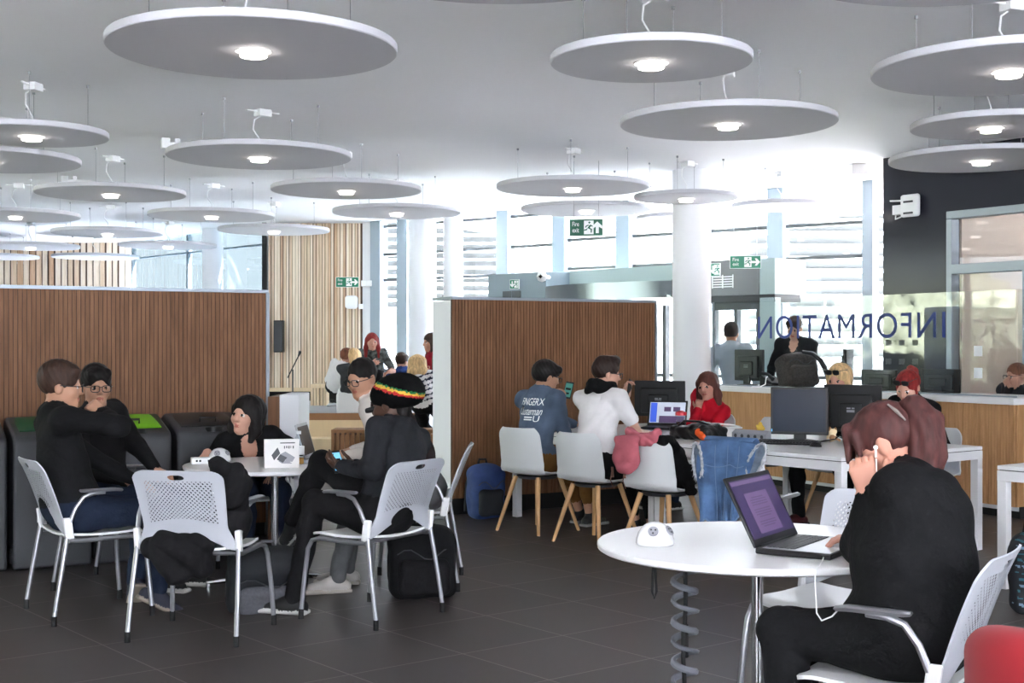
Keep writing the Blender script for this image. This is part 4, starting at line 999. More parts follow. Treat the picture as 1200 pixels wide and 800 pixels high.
    for s in (-1, 1): S.ell(lf_(s*.011, .093, -.031), (.009*q, .01*q, .008*q), HB, SKN, .006)
    S.ell(lf_(0, .083, -.058), (.024*q, .011*q, .0075*q), HB, LIP, .006); S.ell(lf_(0, .081, -.067), (.019*q, .011*q, .0075*q), HB, LIP, .006)
    if mouth == 'smile': S.ell(lf_(0, .094, -.062), (.02*q, .012*q, .004*q), HB, EYW, .004, 2)
    for s in (-1, 1):
        S.ell(lf_(s*.031, .076, .001), (.0155*q, .014*q, .0085*q), HB, EYW, .003)
        S.ell(lf_(s*.031, .086, .001), (.0085*q, .012*q, .012*q), HB, EYE, .003, 2)
        S.cap(lf_(s*.016, .095, .008), lf_(s*.046, .086, .007), .0045*q, .004*q, EYE, .003, 2)
        S.cap(lf_(s*.014, .094, .024), lf_(s*.046, .084, .024), .0065*q, .0045*q, BROW, .003, 2)
    if beard:
        S.ell(lf_(0, .036, -.072), (.066*q, .07*q, .055*q), HB, BRD, .02); S.ell(lf_(0, .08, -.115), (.035*q, .035*q, .04*q), HB, BRD, .02)
    H = dict(S=S, lf=lf_, HB=HB, head=head, hr=hr, hf=hf, hu=hu, nb=nb, up=up, right=right, fwd=fwd, chest=chest, belly=belly, pel=pel, shl=shl, shr=shr, shc=shc, B=B, root=root, org=org, ids=dict(SKN=SKN, TOP=TOP, TRO=TRO, JAC=JAC, UND=UND), vox=vox, q=q)
    if extra: extra(H)
    if wr: S.disp.append(([TOP, TRO, JAC], wrinkle(wr, 30, base[0]*7)))
    body = S.build('body', mats, root, org); H['body'] = body
    if shoes_on:
        up_, so_ = SHOE[shoe]
        for s in (-1, 1):
            an, fd, kd = ends[s]; fd = (fd-kd*0).normalized(); dn_ = V(0, 0, -1)
            if abs(fd.z) > .2: dn_ = (kd-fd*kd.dot(fd)).normalized()
            sd_ = fd.cross(dn_).normalized(); Q = Rm(sd_, fd, -dn_); T = SDF(max(.005, vox*.85))
            T.cap(an-fd*.045+dn_*.045, an+fd*.05+dn_*.035, .038, .036, 0, .02); T.cap(an+fd*.04+dn_*.04, an+fd*.155+dn_*.052, .038, .028, 0, .03); T.cap(an, an+dn_*.03, .042, .042, 0, .02)
            T.box(an+fd*.058+dn_*.073, (.042, .142, .0125), Q, .011, 1, .004)
            T.build('shoe', [up_, so_], root, org)
    if hair: make_hair(H, *hair)
    if glasses: make_glasses(H, glasses)
    if after: after(H)
    return H

def make_hair(H, style, col):
    lf, HB, q = H['lf'], H['HB'], H['q']; S = SDF(max(.005, H['vox']*.8)); hd = H['head']
    def e(x, y, z, a, b_, c, k=.02, op=0): S.ell(lf(x, y, z), (a*q, b_*q, c*q), HB, 0, k, op)
    def c(p, p2, ra, rb, k=.02): S.cap(lf(*p), lf(*p2), ra*q, rb*q, 0, k)
    e(0, -.014, .034, *((.085, .106, .094) if style != 'crop' else (.081, .101, .091)))
    if style in ('short', 'crop', 'quiff', 'bowl'):
        if style == 'quiff': c((-.04, .06, .1), (.045, .05, .1), .032, .03, .03); c((0, -.05, .09), (0, .06, .11), .04, .03, .03)
        if style == 'short': c((-.045, .055, .085), (.045, .06, .08), .03, .028, .03); e(0, -.02, .06, .084, .1, .085)
        if style == 'bowl': c((-.05, .06, .075), (.05, .065, .07), .034, .03, .03); e(0, -.03, .03, .092, .105, .1)
        S.box(lf(0, .03, -.115), (.15, .2, .075) if style != 'bowl' else (.15, .2, .06), HB, .01, 0, .012, 1)
        e(0, .105, -.03, .068, .06, .082, .012, 1)
        for s in (-1, 1): e(s*.09, .0, -.03, .03, .028, .042, .01, 1)
        S.box(lf(0, .09, -.05), (.1, .07, .055), HB, .01, 0, .012, 1)
    elif style == 'long':
        for s in (-1, 1):
            c((s*.07, .01, .03), (s*.083, .0, -.09), .032, .034, .03); c((s*.083, .0, -.09), (s*.09, .03, -.22), .036, .02, .03)
        c((0, -.07, .02), (0, -.075, -.2), .075, .06, .05); e(0, .1, -.03, .052, .06, .082, .012, 1)
    elif style == 'bob':
        for s in (-1, 1):
            c((s*.072, .005, .03), (s*.085, .005, -.09), .034, .036, .03); c((s*.085, .005, -.09), (s*.078, .03, -.15), .034, .018, .03)
        c((0, -.06, .02), (0, -.07, -.13), .08, .07, .05); e(0, .105, -.035, .058, .064, .083, .012, 1)
    elif style == 'longback':
        for s in (-1, 0, 1): S.path([lf(s*.05, -.06, .03), lf(s*.06, -.09, -.1), lf(s*.07, -.08, -.25), lf(s*.05, -.06, -.36)], [.065*q, .06*q, .05*q, .03*q], 0, .04)
        for s in (-1, 1): c((s*.07, .01, .03), (s*.08, .01, -.15), .03, .03, .03)
        e(0, .1, -.03, .055, .06, .08, .012, 1)
    elif style == 'bun':
        e(0, -.105, .07, .045, .04, .042, .02); e(.02, -.125, .085, .03, .025, .03, .015)
        S.box(lf(0, .03, -.12), (.15, .2, .085), HB, .01, 0, .02, 1); e(0, .105, -.025, .064, .062, .088, .012, 1)
        c((-.07, .02, .01), (-.078, .03, -.07), .014, .006, .01); c((.07, .02, .01), (.078, .03, -.07), .014, .006, .01); c((0, -.085, .0), (.0, -.075, -.09), .05, .03, .03)
    elif style == 'pony':
        S.box(lf(0, .06, -.15), (.15, .13, .115), HB, .01, 0, .02, 1); S.box(lf(0, -.05, -.165), (.15, .2, .09), HB, .01, 0, .03, 1); e(0, .115, -.045, .066, .06, .085, .012, 1)
        for s in (-1, 1): e(s*.088, -.005, -.02, .03, .03, .04, .01, 1)
        for x in np.linspace(-.06, .06, 7): c((x*.8, .075, .085), (x*1.1, .108, .008-abs(x)*.2), .017, .008, .012)
        for s in (-1, 1): c((s*.066, .055, .06), (s*.078, .07, -.035), .016, .006, .012)
    elif style == 'nape':
        S.box(lf(0, .06, .05), (.2, .2, .2), HB, .01, 0, .01, 1); c((0, -.07, -.03), (0, -.06, -.075), .05, .04, .02)
    S.disp.append(([0], strands(.0022 if H['vox'] < .009 else .0015, 210)))
    o = S.build('hair', [HM[col]], H['root'], H['org']); H['hair'] = o
    return o
def make_glasses(H, kind):
    lf, q = H['lf'], H['q']; b = MB(); L = lambda *a: lf(*a)-H['org']; th = .0026 if kind != 'sun' else .004
    y0 = .108; z0 = 0
    if kind == 'sun_up': y0, z0 = .098, .082
    for s in (-1, 1):
        pts = [L(s*.033+.026*math.copysign(abs(math.cos(a))**.6, math.cos(a)), y0-.004*abs(math.cos(a)), z0+.019*math.copysign(abs(math.sin(a))**.6, math.sin(a))-.003) for a in np.linspace(0, 2*math.pi, 21)[:-1]]
        b.tube(pts, th, 6, closed=True)
        if kind == 'sun_up':
            n = len(b.v); b.v += [tuple(p) for p in pts]; b.f.append(tuple(range(n, n+20))); b.mi.append(0); b.v += [tuple(p-(H['hf']*.003)) for p in pts]; b.f.append(tuple(range(n+39, n+19, -1))); b.mi.append(0)
        b.tube([L(s*.058, y0-.006, z0+.006), L(s*.082, .05, z0+.006), L(s*.083, -.005, z0*.8+.008)], th*.9, 6)
    b.tube([L(-.008, y0+.001, z0+.006), L(0, y0+.003, z0+.008), L(.008, y0+.001, z0+.006)], th*.9, 6)
    b.build('sunglasses' if kind == 'sun_up' else 'glasses', M['black_plastic'], H['root'])
def stick_text(H, lines, o, x, y, cast):
    """print on a garment: flat letters laid onto the body surface"""
    body = H['body']; me = body.data; bv = BVHTree.FromPolygons([v.co.copy() for v in me.vertices], [tuple(p.vertices) for p in me.polygons])
    b = MB(); vs = []; fs = []
    for txt, w, h, dx, dz, sh in lines:
        ob = fit_text(txt, w, h, V(0, 0, 0), V(1, 0, 0), V(0, 1, 0), None, 'tmp', M['sign_white'], 0.0)
        base_ = len(vs)
        for v in ob.data.vertices:
            p = o+x*(dx+v.co.x+v.co.y*sh)+y*(dz+v.co.y); hit = bv.ray_cast(p-H['org']-cast*.5, cast)
            vs.append((hit[0]-cast*.0025) if hit[0] else p-H['org'])
        for f in ob.data.polygons: fs.append(tuple(base_+i for i in f.vertices))
        m_ = ob.data; bpy.data.objects.remove(ob); bpy.data.meshes.remove(m_)
    b.add(vs, fs); return b.build('shirt_print', M['sign_white'], H['root'], smooth=0)
Z = V(0, 0, 1)
# ---- the group at the round table, left
def ex_l1(H):
    S = H['S']; t = H['ids']['TOP']; nb = H['nb']
    S.cap(nb-H['right']*.05-H['fwd']*.02+H['up']*.0, nb+H['right']*.05-H['fwd']*.02, .05, .05, t, .03); S.ell(H['belly']-H['up']*.1, (.19, .15, .12), H['B'], t, .05)
person('person in a black jacket and jeans sitting sideways with a hand to the mouth', (-2.37, 7.12), 33, P(72, 453, 7.15), 17, -3, vox=.006, fat=1.12, top='black', trous='jeans',
       rh={'el': P(139, 499, 6.95), 'w': P(121, 483, 7.17), 'd': (-.75, .1, .5), 'n': (-.3, .6, -.3), 'curl': .8}, lh={'w': (-2.02, 7.42, .62), 'd': (.7, .5, -.2), 'n': (0, 0, -1)},
       rf=(-1.93, 7.2, .11), lf=(-2.12, 7.45, .1), rfd=(.75, .3, -.45), lfd=(-.35, .55, -.75), shoe='tan', hair=('short', 'brown'), glasses='thin', extra=ex_l1, hs=1.04)
person('person in black with dark framed glasses sitting beside the lime green bin', (-2.45, 8.03), -20, P(113, 453, 7.95), -58, -4, vox=.007, top='black_soft', trous='jeans',
       lh={'w': (-2.10, 7.86, .68), 'd': (.8, -.4, -.2), 'n': (0, 0, -1)}, rh={'w': (-2.25, 7.72, .65), 'd': (.8, -.3, 0), 'n': (0, 0, -1)}, hair=('short', 'black'), glasses='square')
def ex_wl(H): H['S'].ell(H['nb']-H['up']*.03+H['fwd']*.07, (.05, .07, .1), H['B'], H['ids']['SKN'], .02, 2)
person('smiling person with a dark bob and black top leaning over the round table', (-1.71, 8.80), -72, P(289, 486, 8.42), -118, 2, 6, vox=.006, fem=True, skin='pale', top='black', trous='navy', hair=('bob', 'black'), mouth='smile', hs=1.03,
       rh={'w': P(241, 531, 8.2)+V(.0, .05, .0), 'd': (-.1, -.8, -.35), 'n': (0, -.2, -1), 'curl': .45}, lh={'w': (-1.52, 8.55, .6), 'd': (-.2, -.9, 0), 'n': (0, 0, -1)}, extra=ex_wl, shoe='black')
# knitted hat
def af_hat(H):
    lf, HB, q = H['lf'], H['HB'], H['q']; S = SDF(.0055)
    S.ell(lf(0, -.012, .05), (.094, .112, .085), HB, 0, .03); S.ell(lf(0, -.075, .055), (.108, .115, .088), HB, 0, .06); S.ell(lf(0, -.11, .03), (.1, .09, .08), HB, 0, .06)
    S.box(lf(0, .1, -.078), (.12, .1, .058), HB, .01, 0, .02, 1); S.box(lf(0, -.03, -.115), (.2, .3, .07), HB, .01, 0, .03, 1)
    n = Vector(H['hu'])*.93-Vector(H['hf'])*.48; n.normalize(); x = Vector(H['hr']); y = n.cross(x); Q = Rm(x, y, n); c0 = lf(0, -.06, .065)
    for dz, m_ in ((.014, 3), (.002, 2), (-.010, 1)): S.box(Vector(c0)+n*dz, (.3, .3, .0065), Q, .001, m_, .001, 2)
    def knit(p): return .0016*np.sin(300*p[:, 2])*np.sin(260*p[:, 0]+200*p[:, 1])
    S.disp.append(([0, 1, 2, 3], knit))
    S.build('knitted_hat', [mat('hat_black', (15, 15, 16), .95, spec=.1), mat('hat_red', (176, 34, 34), .9), mat('hat_yellow', (214, 170, 60), .9), mat('hat_green', (30, 116, 62), .9)], H['root'], H['org'])
    T = SDF(.005); T.box(lf(0, .088, -.008), (.06, .04, .014), HB, .01, 0, .01); T.build('hat_peak', [M['black_matte']], H['root'], H['org'])
def ex_hat(H):
    S = H['S']; t = H['ids']['TOP']; nb = H['nb']; S.cap(nb-H['right']*.05-H['fwd']*.04, nb+H['right']*.05-H['fwd']*.04, .042, .042, t, .03)
person('person in a black knitted hat with red yellow green band looking down at a phone', (-.68, 7.02), 146, P(457, 473, 7.12), 158, -14, vox=.0055, skin='brown', top='charcoal', trous='black_soft', beard=True, fat=1.12,
       lh={'w': (-.90, 7.0, .80), 'd': (-.7, .45, .15), 'n': (.25, .5, .8), 'curl': .55, 'el': (-.72, 6.82, .80)}, rh={'w': (-.86, 7.24, .79), 'd': (-.7, -.05, .1), 'n': (-.1, -.3, .9), 'curl': .4},
       lk=(-1.06, 7.12, .60), lf=(-1.17, 7.09, .09), lfd=(-.9, .25, 0), rk=(-1.06, 7.33, .79), rf=(-1.23, 7.45, .47), rfd=(-.5, .1, -.8), hair=('nape', 'beard'), extra=ex_hat, after=af_hat, shoe='black', hs=1.03)
def ex_gl(H):
    S = H['S']; J = H['ids']['JAC']; r, f, u = H['right'], H['fwd'], H['up']
    S.ell(H['chest']-f*.055, (.185, .125, .19), H['B'], J, .05); S.ell(H['belly']-f*.05, (.18, .13, .2), H['B'], J, .05)
    for s, sh in ((-1, H['shl']), (1, H['shr'])): S.cap(H['shc']+r*s*.06-f*.03, sh-f*.01, .085, .072, J, .04)
person('person with glasses in a pale top and dark brown jacket typing on the silver laptop', (-.53, 8.06), 182, P(424, 443, 8.0), 236, -14, vox=.006, top='cream', jacket='brown_dark', trous='grey_trouser', fat=1.02, hair=('crop', 'black'), glasses='square',
       lh={'w': (-.98, 7.96, .785), 'd': (-.9, .3, -.1), 'n': (0, 0, -1), 'curl': .3}, rh={'w': (-1.0, 8.24, .785), 'd': (-.9, -.1, -.1), 'n': (0, 0, -1), 'curl': .3}, lf=(-1.02, 7.72, .085), rf=(-1.0, 8.0, .085), lfd=(-.9, -.3, 0), shoe='grey', extra=ex_gl, neck_open=(.05, .06, .07))
# ---- the long desk
def af_den(H):
    x = V(.707, -.707, 0); y = Z; cast = V(.707, .707, 0); o = H['chest']
    stick_text(H, [('FINGERX', .215, .055, -.095, .075, .12), ('Clusterman', .215, .06, -.105, .0, .25), ('-', .08, .010, -.03, -.022, 0), ('-', .08, .010, -.03, -.04, 0), ('U', .045, .045, .06, -.05, 0)], o, x, y, cast)
def ex_den(H):
    S = H['S']; t = H['ids']['TOP']; nb = H['nb']; S.cap(nb-H['right']*.045-H['fwd']*.02, nb+H['right']*.045-H['fwd']*.02, .046, .046, t, .03)
    S.ell(H['belly']-H['up']*.13, (.175, .14, .1), H['B'], t, .04)
person('person in a denim shirt with white back print holding a phone up', (.17, 10.27), 45, P(641, 441, 10.38), 22, -14, vox=.0065, top='denim', trous='mustard', legs_len=.7, hair=('bowl', 'black'), glasses='thin', extra=ex_den, after=af_den,
       rh={'w': P(657, 471, 10.42), 'el': P(662, 510, 10.3), 'd': (.15, .1, .95), 'n': (-.3, .5, .1), 'curl': .7}, lh={'w': (.55, 10.78, .78), 'd': (.7, .3, 0), 'n': (0, 0, -1)}, shoe='dark', lf=(.55, 10.75), rf=(.62, 10.55))
def af_wt(H):
    S = SDF(.006); nb = H['nb']; r, f = H['right'], H['fwd']
    pts = [nb+(r*math.cos(a)*.085+f*math.sin(a)*.085)+Z*(.005+.012*math.sin(3*a)) for a in np.linspace(0, 2*math.pi, 15)]
    S.path(pts, .036, 0, .02); S.path([p+Z*.035 for p in pts], .026, 0, .02); S.disp.append(([0], wrinkle(.004, 60)))
    S.build('scarf', [C['black']], H['root'], H['org'])
person('person in a white t-shirt and black scarf working at the laptop, back to the camera', (.60, 9.70), 45, P(711, 438, 9.82), 14, -6, vox=.0065, skin='pale', top='white', sleeve=.28, trous='black', legs_len=.8, hair=('quiff', 'dark_brown'), glasses='thin', after=af_wt, beard=False,
       rh={'w': (1.02, 9.95, .775), 'd': (.6, .7, -.1), 'n': (0, 0, -1), 'curl': .35}, lh={'w': P(735, 463, 10.1), 'd': (.1, .15, .9), 'n': (.5, -.6, .1), 'curl': .7}, shoe='dark', lf=(.95, 10.15), rf=(1.05, 9.95), fat=1.03)
person('person in a red jumper with long auburn hair resting chin on hand', (1.70, 11.93), 217, P(829, 452, 11.7), 236, -8, -8, vox=.0065, fem=True, skin='rosy', top='red', trous='jeans', hair=('long', 'auburn'),
       rh={'w': P(818, 480, 11.62), 'el': P(812, 506, 11.45), 'd': (.15, .1, .9), 'n': (.2, .8, .1), 'curl': .9}, lh={'w': (1.5, 11.5, .76), 'd': (-.6, -.3, 0), 'n': (0, 0, -1)})
def ex_neck(H): H['S'].ell(H['nb']-H['up']*.05+H['fwd']*.075, (.075, .08, .09), H['B'], H['ids']['SKN'], .02, 2)
def ex_bun(H): H['S'].ell(H['nb']-H['up']*.06+H['fwd']*.08, (.07, .09, .11), H['B'], H['ids']['SKN'], .02, 2)
def bent_sun(H): make_glasses(H, 'sun_up')
person('person with red hair tied up and sunglasses on top, reading in black', (3.09, 10.02), 217, P(1064, 453, 9.82), 226, -26, 3, vox=.0065, fem=True, skin='pale', top='black', trous='blue_skirt', hair=('bun', 'red'), glasses='sun_up', extra=ex_bun,
       rh={'w': (2.75, 9.92, .77), 'd': (-.3, -.8, 0), 'n': (0, 0, -1)}, lh={'w': (2.92, 9.62, .77), 'd': (-.7, .2, 0), 'n': (0, 0, -1)})
person('person with blonde hair and sunglasses on top hidden behind the monitors', (2.68, 10.78), 217, P(983, 444, 10.6), 228, -14, vox=.008, fem=True, skin='rosy', top='black', trous='black', hair=('long', 'blonde'), glasses='sun_up',
       lf=(2.62, 10.15), rf=(2.30, 10.6), rfd=(-.8, -.4, 0), shoe='wine')
# ---- front right
def ex_fw(H):
    S = H['S']; t = H['ids']['TOP']; S.ell(H['belly']+H['up']*.05, (.225, .185, .24), H['B'], t, .06); S.ell(H['pel']+H['up']*.02, (.24, .2, .15), H['B'], t, .05)
    S.cap(H['nb']-H['right']*.05, H['nb']+H['right']*.05, .062, .062, t, .03); S.ell(H['chest']-H['fwd']*.03+H['up']*.05, (.19, .13, .15), H['B'], t, .06)
def af_fw(H):
    lf = H['lf']; S = SDF(.0042); p0 = lf(0, -.095, .065); bk = -Vector(H['hf']); bk.z = 0; bk.normalize(); sd_ = V(.0, -.1, 0)
    q = [p0, p0+bk*.035+Z*.012, p0+bk*.065-Z*.03+sd_*.1, p0+bk*.07-Z*.11+sd_*.2, p0+bk*.055-Z*.19+sd_*.3, p0+bk*.03-Z*.25+sd_*.3]
    S.path(q, [.028, .034, .040, .042, .034, .012], 0, .03)
    for d_ in (-.03, .03): S.path([q[2]+V(d_, 0, 0), q[3]+V(d_*1.2, 0, -.03), q[4]+V(d_*1.3, 0, -.05)], [.026, .022, .007], 0, .02)
    S.disp.append(([0], strands(.003, 190))); S.build('ponytail', [HM['plum']], H['root'], H['org'])
    T = SDF(.004); T.ell(lf(0, -.128, .062), (.034, .022, .036), H['HB'], 0, .01); T.build('hair_tie', [M['black_matte']], H['root'], H['org'])
    b = MB(); o = H['org']; b.tube([lf(-.062, -.075, .1)-o, lf(-.066, -.09, .07)-o, lf(-.06, -.1, .035)-o], [.003, .006, .003], 8); b.build('hair_clip', M['socket_grey'] if 'socket_grey' in M else mat('clip_grey', (120, 112, 106), .5), H['root'])
person('person in black with a ponytail and white earphones leaning on one hand', (1.22, 4.05), 147, P(1037, 520, 4.2), 152, -27, 0, vox=.0045, fem=True, skin='rosy', top='black', trous='black', fat=1.22, hair=('pony', 'plum'), shoe='black', extra=ex_fw, after=af_fw, wr=.005, shoulder=1.12,
       lh={'el': (1.115, 4.26, .80), 'w': P(1018, 580, 4.08), 'd': (-.2, .12, .92), 'n': (.4, .9, .1), 'curl': .6, 'k': 1.0}, rh={'w': (1.2, 4.55, .78), 'd': (-.8, .1, 0), 'n': (0, 0, -1)},
       lf=(.90, 4.0), rf=(1.0, 4.35), lk=(.84, 4.16, .55), hs=1.05)
# ---- behind the counter and beyond
person('person in a black jacket standing behind the lettered glass looking down', (3.16, 14.82), 238, P(931, 385, 14.75), 238, -16, stand=True, vox=.009, skin='pale', top='black_soft', trous='black', hair=('short', 'brown'), neck_open=(.05, .07, .12),
       lh={'w': (3.12, 14.45, 1.08), 'd': (-.6, -.3, -.2), 'n': (0, 0, -1)}, rh={'w': (2.85, 14.6, 1.08), 'd': (-.4, -.5, -.2), 'n': (0, 0, -1)})
person('person with cropped ginger hair and glasses behind the counter at the right edge', (4.92, 12.75), 215, P(1191, 440, 12.6), 196, -6, vox=.008, skin='rosy', top='charcoal', trous='black', hair=('crop', 'ginger'), glasses='square',
       rh={'w': P(1183, 454, 12.45), 'd': (-.3, .3, .75), 'n': (.6, .2, 0), 'curl': .8}, sz=.5)
person('person in a pale grey hooded top standing by the doors beyond the counter', (2.62, 15.5), 70, P(857, 391, 15.4), 75, 0, stand=True, vox=.011, skin='tan', top='grey_hood', trous='navy', pelvis=(2.62, 15.5, .9), hair=('short', 'dark_brown'), lh={'w': (2.42, 15.56, .9), 'd': (.1, .3, -1), 'n': (1, 0, 0)}, rh={'w': (2.85, 15.45, .9), 'd': (0, .3, -1), 'n': (-1, 0, 0)},
       extra=lambda H: H['S'].ell(H['nb']-H['fwd']*.07, (.1, .06, .07), H['B'], H['ids']['TOP'], .03))
# ---- by the stage
def seat_cube(loc, label):
    t = thing('seat_cube', label, 'stool', loc); b = MB(); b.box(-.2, -.2, 0, .2, .2, .3); b.build('cushion', M['white_plastic'], t, bevel=.04, seg=3); b = MB(); b.box(-.18, -.18, -.015, .18, .18, .01); b.build('base', M['black_matte'], t, smooth=0)
h = P(436, 400, 18.6)
person('person with long red hair in a patterned top facing the camera by the stage', (h.x, 18.75), -84, h, -80, -4, pelvis=(h.x, 18.75, .98), sz=.5, vox=.011, fem=True, skin='rosy', top='floral', sleeve=.4, trous='black', hair=('long', 'red'),
       rh={'w': h+V(.02, -.28, -.3), 'd': (1, 0, .1), 'n': (0, 1, 0)}, lh={'w': h+V(.25, -.15, -.42), 'd': (-.5, -.5, -.3), 'n': (0, 0, -1)}, lf=(h.x+.1, 18.3, .6), rf=(h.x-.1, 18.3, .6))
h = P(416, 419, 17.85)
person('person in a dark grey top with tied blonde hair seen from behind on the stage', (h.x-.02, 17.9), 95, h, 70, -12, pelvis=(h.x-.05, 17.9, .80), vox=.011, skin='tan', top='dark_grey', trous='white_shirt', fem=True, hair=('bun', 'blonde'), lf=(h.x-.1, 18.4, .59), rf=(h.x+.15, 18.4, .59), lh={'w': (h.x-.02, 18.28, .9), 'd': (0, 1, 0), 'n': (0, 0, -1)}, rh={'w': (h.x+.12, 18.28, .9), 'd': (0, 1, 0), 'n': (0, 0, -1)})
seat_cube((h.x-.04, 17.92, .5), 'white padded cube seat under the person in dark grey on the stage')
h = P(407, 419, 19.2)
person('person in a white top half hidden behind the one in dark grey', (h.x-.1, 19.3), 60, h, 40, -10, pelvis=(h.x-.16, 19.3, .84), vox=.012, fem=True, skin='rosy', top='white', trous='black', hair=('short', 'ginger'), lf=(h.x, 19.75, .59), rf=(h.x+.2, 19.6, .59))
def ex_str(H):
    for k in range(9): H['S'].box(H['pel']+H['up']*(.06+.06*k), (.5, .5, .014), H['B'], .002, H['ids']['JAC'], .001, 2)
h = P(489, 427, 16.2)
person('person with long blonde hair in a navy and white striped top seen from behind', (h.x+.08, 16.2), 80, h, 95, -4, pelvis=(h.x+.1, 16.2, .72), vox=.011, fem=True, skin='rosy', top='white', jacket='navy', trous='black', hair=('longback', 'blonde'), extra=ex_str, wr=0, lh={'w': (h.x-.05, 16.55, .85), 'd': (0, 1, 0), 'n': (0, 0, -1)}, rh={'w': (h.x+.3, 16.5, .85), 'd': (0, 1, 0), 'n': (0, 0, -1)}, sz=.6)
h = P(471, 424, 19.0)
person('person in royal blue with short brown hair seen from behind at the stage', (h.x+.03, 19.0), 90, h, 60, -5, pelvis=(h.x+.04, 19.0, .78), vox=.012, skin='tan', top='royal', trous='black', hair=('short', 'brown'), lf=(h.x, 19.5, .59), rf=(h.x+.2, 19.5, .59))
h = P(505, 401, 16.95)
person('person in an olive cardigan over dark red, half hidden by the screen', (h.x-.02, 16.95), 200, h, 205, -4, stand=True, pelvis=(h.x+.02, 16.95, .92), vox=.011, fem=True, skin='rosy', top='wine', jacket='olive', trous='black', hair=('bob', 'brown'), lf=(h.x-.05, 16.85), rf=(h.x+.08, 17.05), shoulder=1.05,
       extra=lambda H: [H['S'].ell(H['chest']-H['fwd']*.045, (.17, .11, .2), H['B'], H['ids']['JAC'], .04), H['S'].cap(H['shl'], H['shl']-Z*.3, .07, .06, H['ids']['JAC'], .03), H['S'].cap(H['shr'], H['shr']-Z*.3, .07, .06, H['ids']['JAC'], .03)],
       lh={'w': h+V(-.08, -.22, -.38), 'd': (.3, -.3, .2), 'n': (0, 0, 1)}, rh={'w': h+V(-.1, .1, -.4), 'd': (-.3, 0, 0), 'n': (0, 0, 1)})
# ------------------------------------------------------------------ things on the tables
M['silver'] = mat('silver', (176, 178, 182), .35, .6); M['screen_dark'] = mat('screen_dark', (46, 44, 44), .15)
def emis(name, rgb, e): return mat(name, rgb, .3, emit=e*.11)
M['screen_purple'] = emis('screen_purple', (58, 46, 82), .55); M['screen_page'] = emis('screen_page', (104, 84, 120), .5); M['screen_line'] = emis('screen_line', (84, 66, 100), .5); M['screen_blue'] = emis('screen_blue', (60, 90, 200), .7); M['screen_pale'] = emis('screen_pale', (190, 196, 210), .5)
M['phone_teal'] = emis('phone_teal', (70, 130, 120), .6); M['phone_blue'] = emis('phone_blue', (120, 190, 230), .9)
M['key'] = mat('key', (74, 74, 76), .5); M['key_black'] = mat('key_black', (30, 30, 32), .5); M['socket_grey'] = mat('socket_grey', (150, 150, 156), .5)
def laptop(name, label, hinge, ang, w, d, tilt, body, disp, keym, palm=None):
    """hinge centre, ang = direction from hinge towards the user"""
    t = thing('laptop', label, 'laptop', hinge, ang+90, None)           # local -y towards the user
    b = MB(); b.box(-w/2, -d, .002, w/2, .004, .022); b.build('base', body, t, bevel=.005)
    b = MB(); b.box(-w/2+.01, -d+.008, .022, w/2-.01, -.02, .0235); b.build('palm_rest', palm or body, t, smooth=0)
    b = MB(); n = 13
    for r in range(5):
        for c in range(n):
            x = -w/2+.03+(w-.06)*(c+.5)/n; y = -.035-r*.021; b.box(x-(w-.06)/n*.42, y-.0085, .023, x+(w-.06)/n*.42, y+.0085, .0265)
    b.build('keyboard', keym, t, smooth=0)
    b = MB(); b.box(-.05, -d+.02, .0235, .05, -d+.075, .0245); b.build('touchpad', M['socket_grey'], t, smooth=0)
    a = math.radians(tilt); u = V(0, math.sin(a), math.cos(a)); f = V(0, -math.cos(a), math.sin(a)); h = d*.98; c = V(0, .004, .02)
    b = MB(); b.obox(c+u*h/2, V(w/2, 0, 0), u*h/2, f*.005); o = b.build('lid', body, t, bevel=.004)
    b = MB(); cc = c+u*(h*.52)+f*.0056; b.obox(cc, V(w/2-.016, 0, 0), u*(h/2-.022), f*.0006); s_ = b.build('display', disp, o, smooth=0)
    b = MB(); b.tube([(-w*.4, .004, .02), (w*.4, .004, .02)], .008, 8); b.build('hinge', M['black_plastic'], t)
    return t, o, cc, u, f
# big black laptop on the front table
hd = V(.945, 4.70, .73); t, lid, cc, u, f = laptop('laptop', 'open black laptop with a purple screen on the front round table', hd, -33, .40, .265, 27, M['black_plastic'], M['screen_purple'], M['key'], M['silver'])
b = MB(); b.obox(cc+V(-.01, 0, 0)-u*.02+f*.001, V(.10, 0, 0), u*.075, f*.0003); b.build('page_window', M['screen_page'], lid, smooth=0)
b = MB()
for k in range(13):
    if k in (4, 9): continue
    b.obox(cc+V(-.01, 0, 0)+u*(.035-.009*k)+f*.0014, V(.07 if k % 4 else .05, 0, 0), u*.0022, f*.0002)
b.build('page_lines', M['screen_line'], lid, smooth=0)
b = MB(); b.obox(cc+u*.096+f*.001, V(.18, 0, 0), u*.007, f*.0003); b.build('title_bar', M['screen_page'], lid, smooth=0)
# silver laptop on the left table
laptop('laptop', 'open silver laptop used by the person in the brown jacket', V(-1.235, 8.13, .73), -3, .325, .225, 16, M['silver'], M['screen_dark'], M['key_black'])
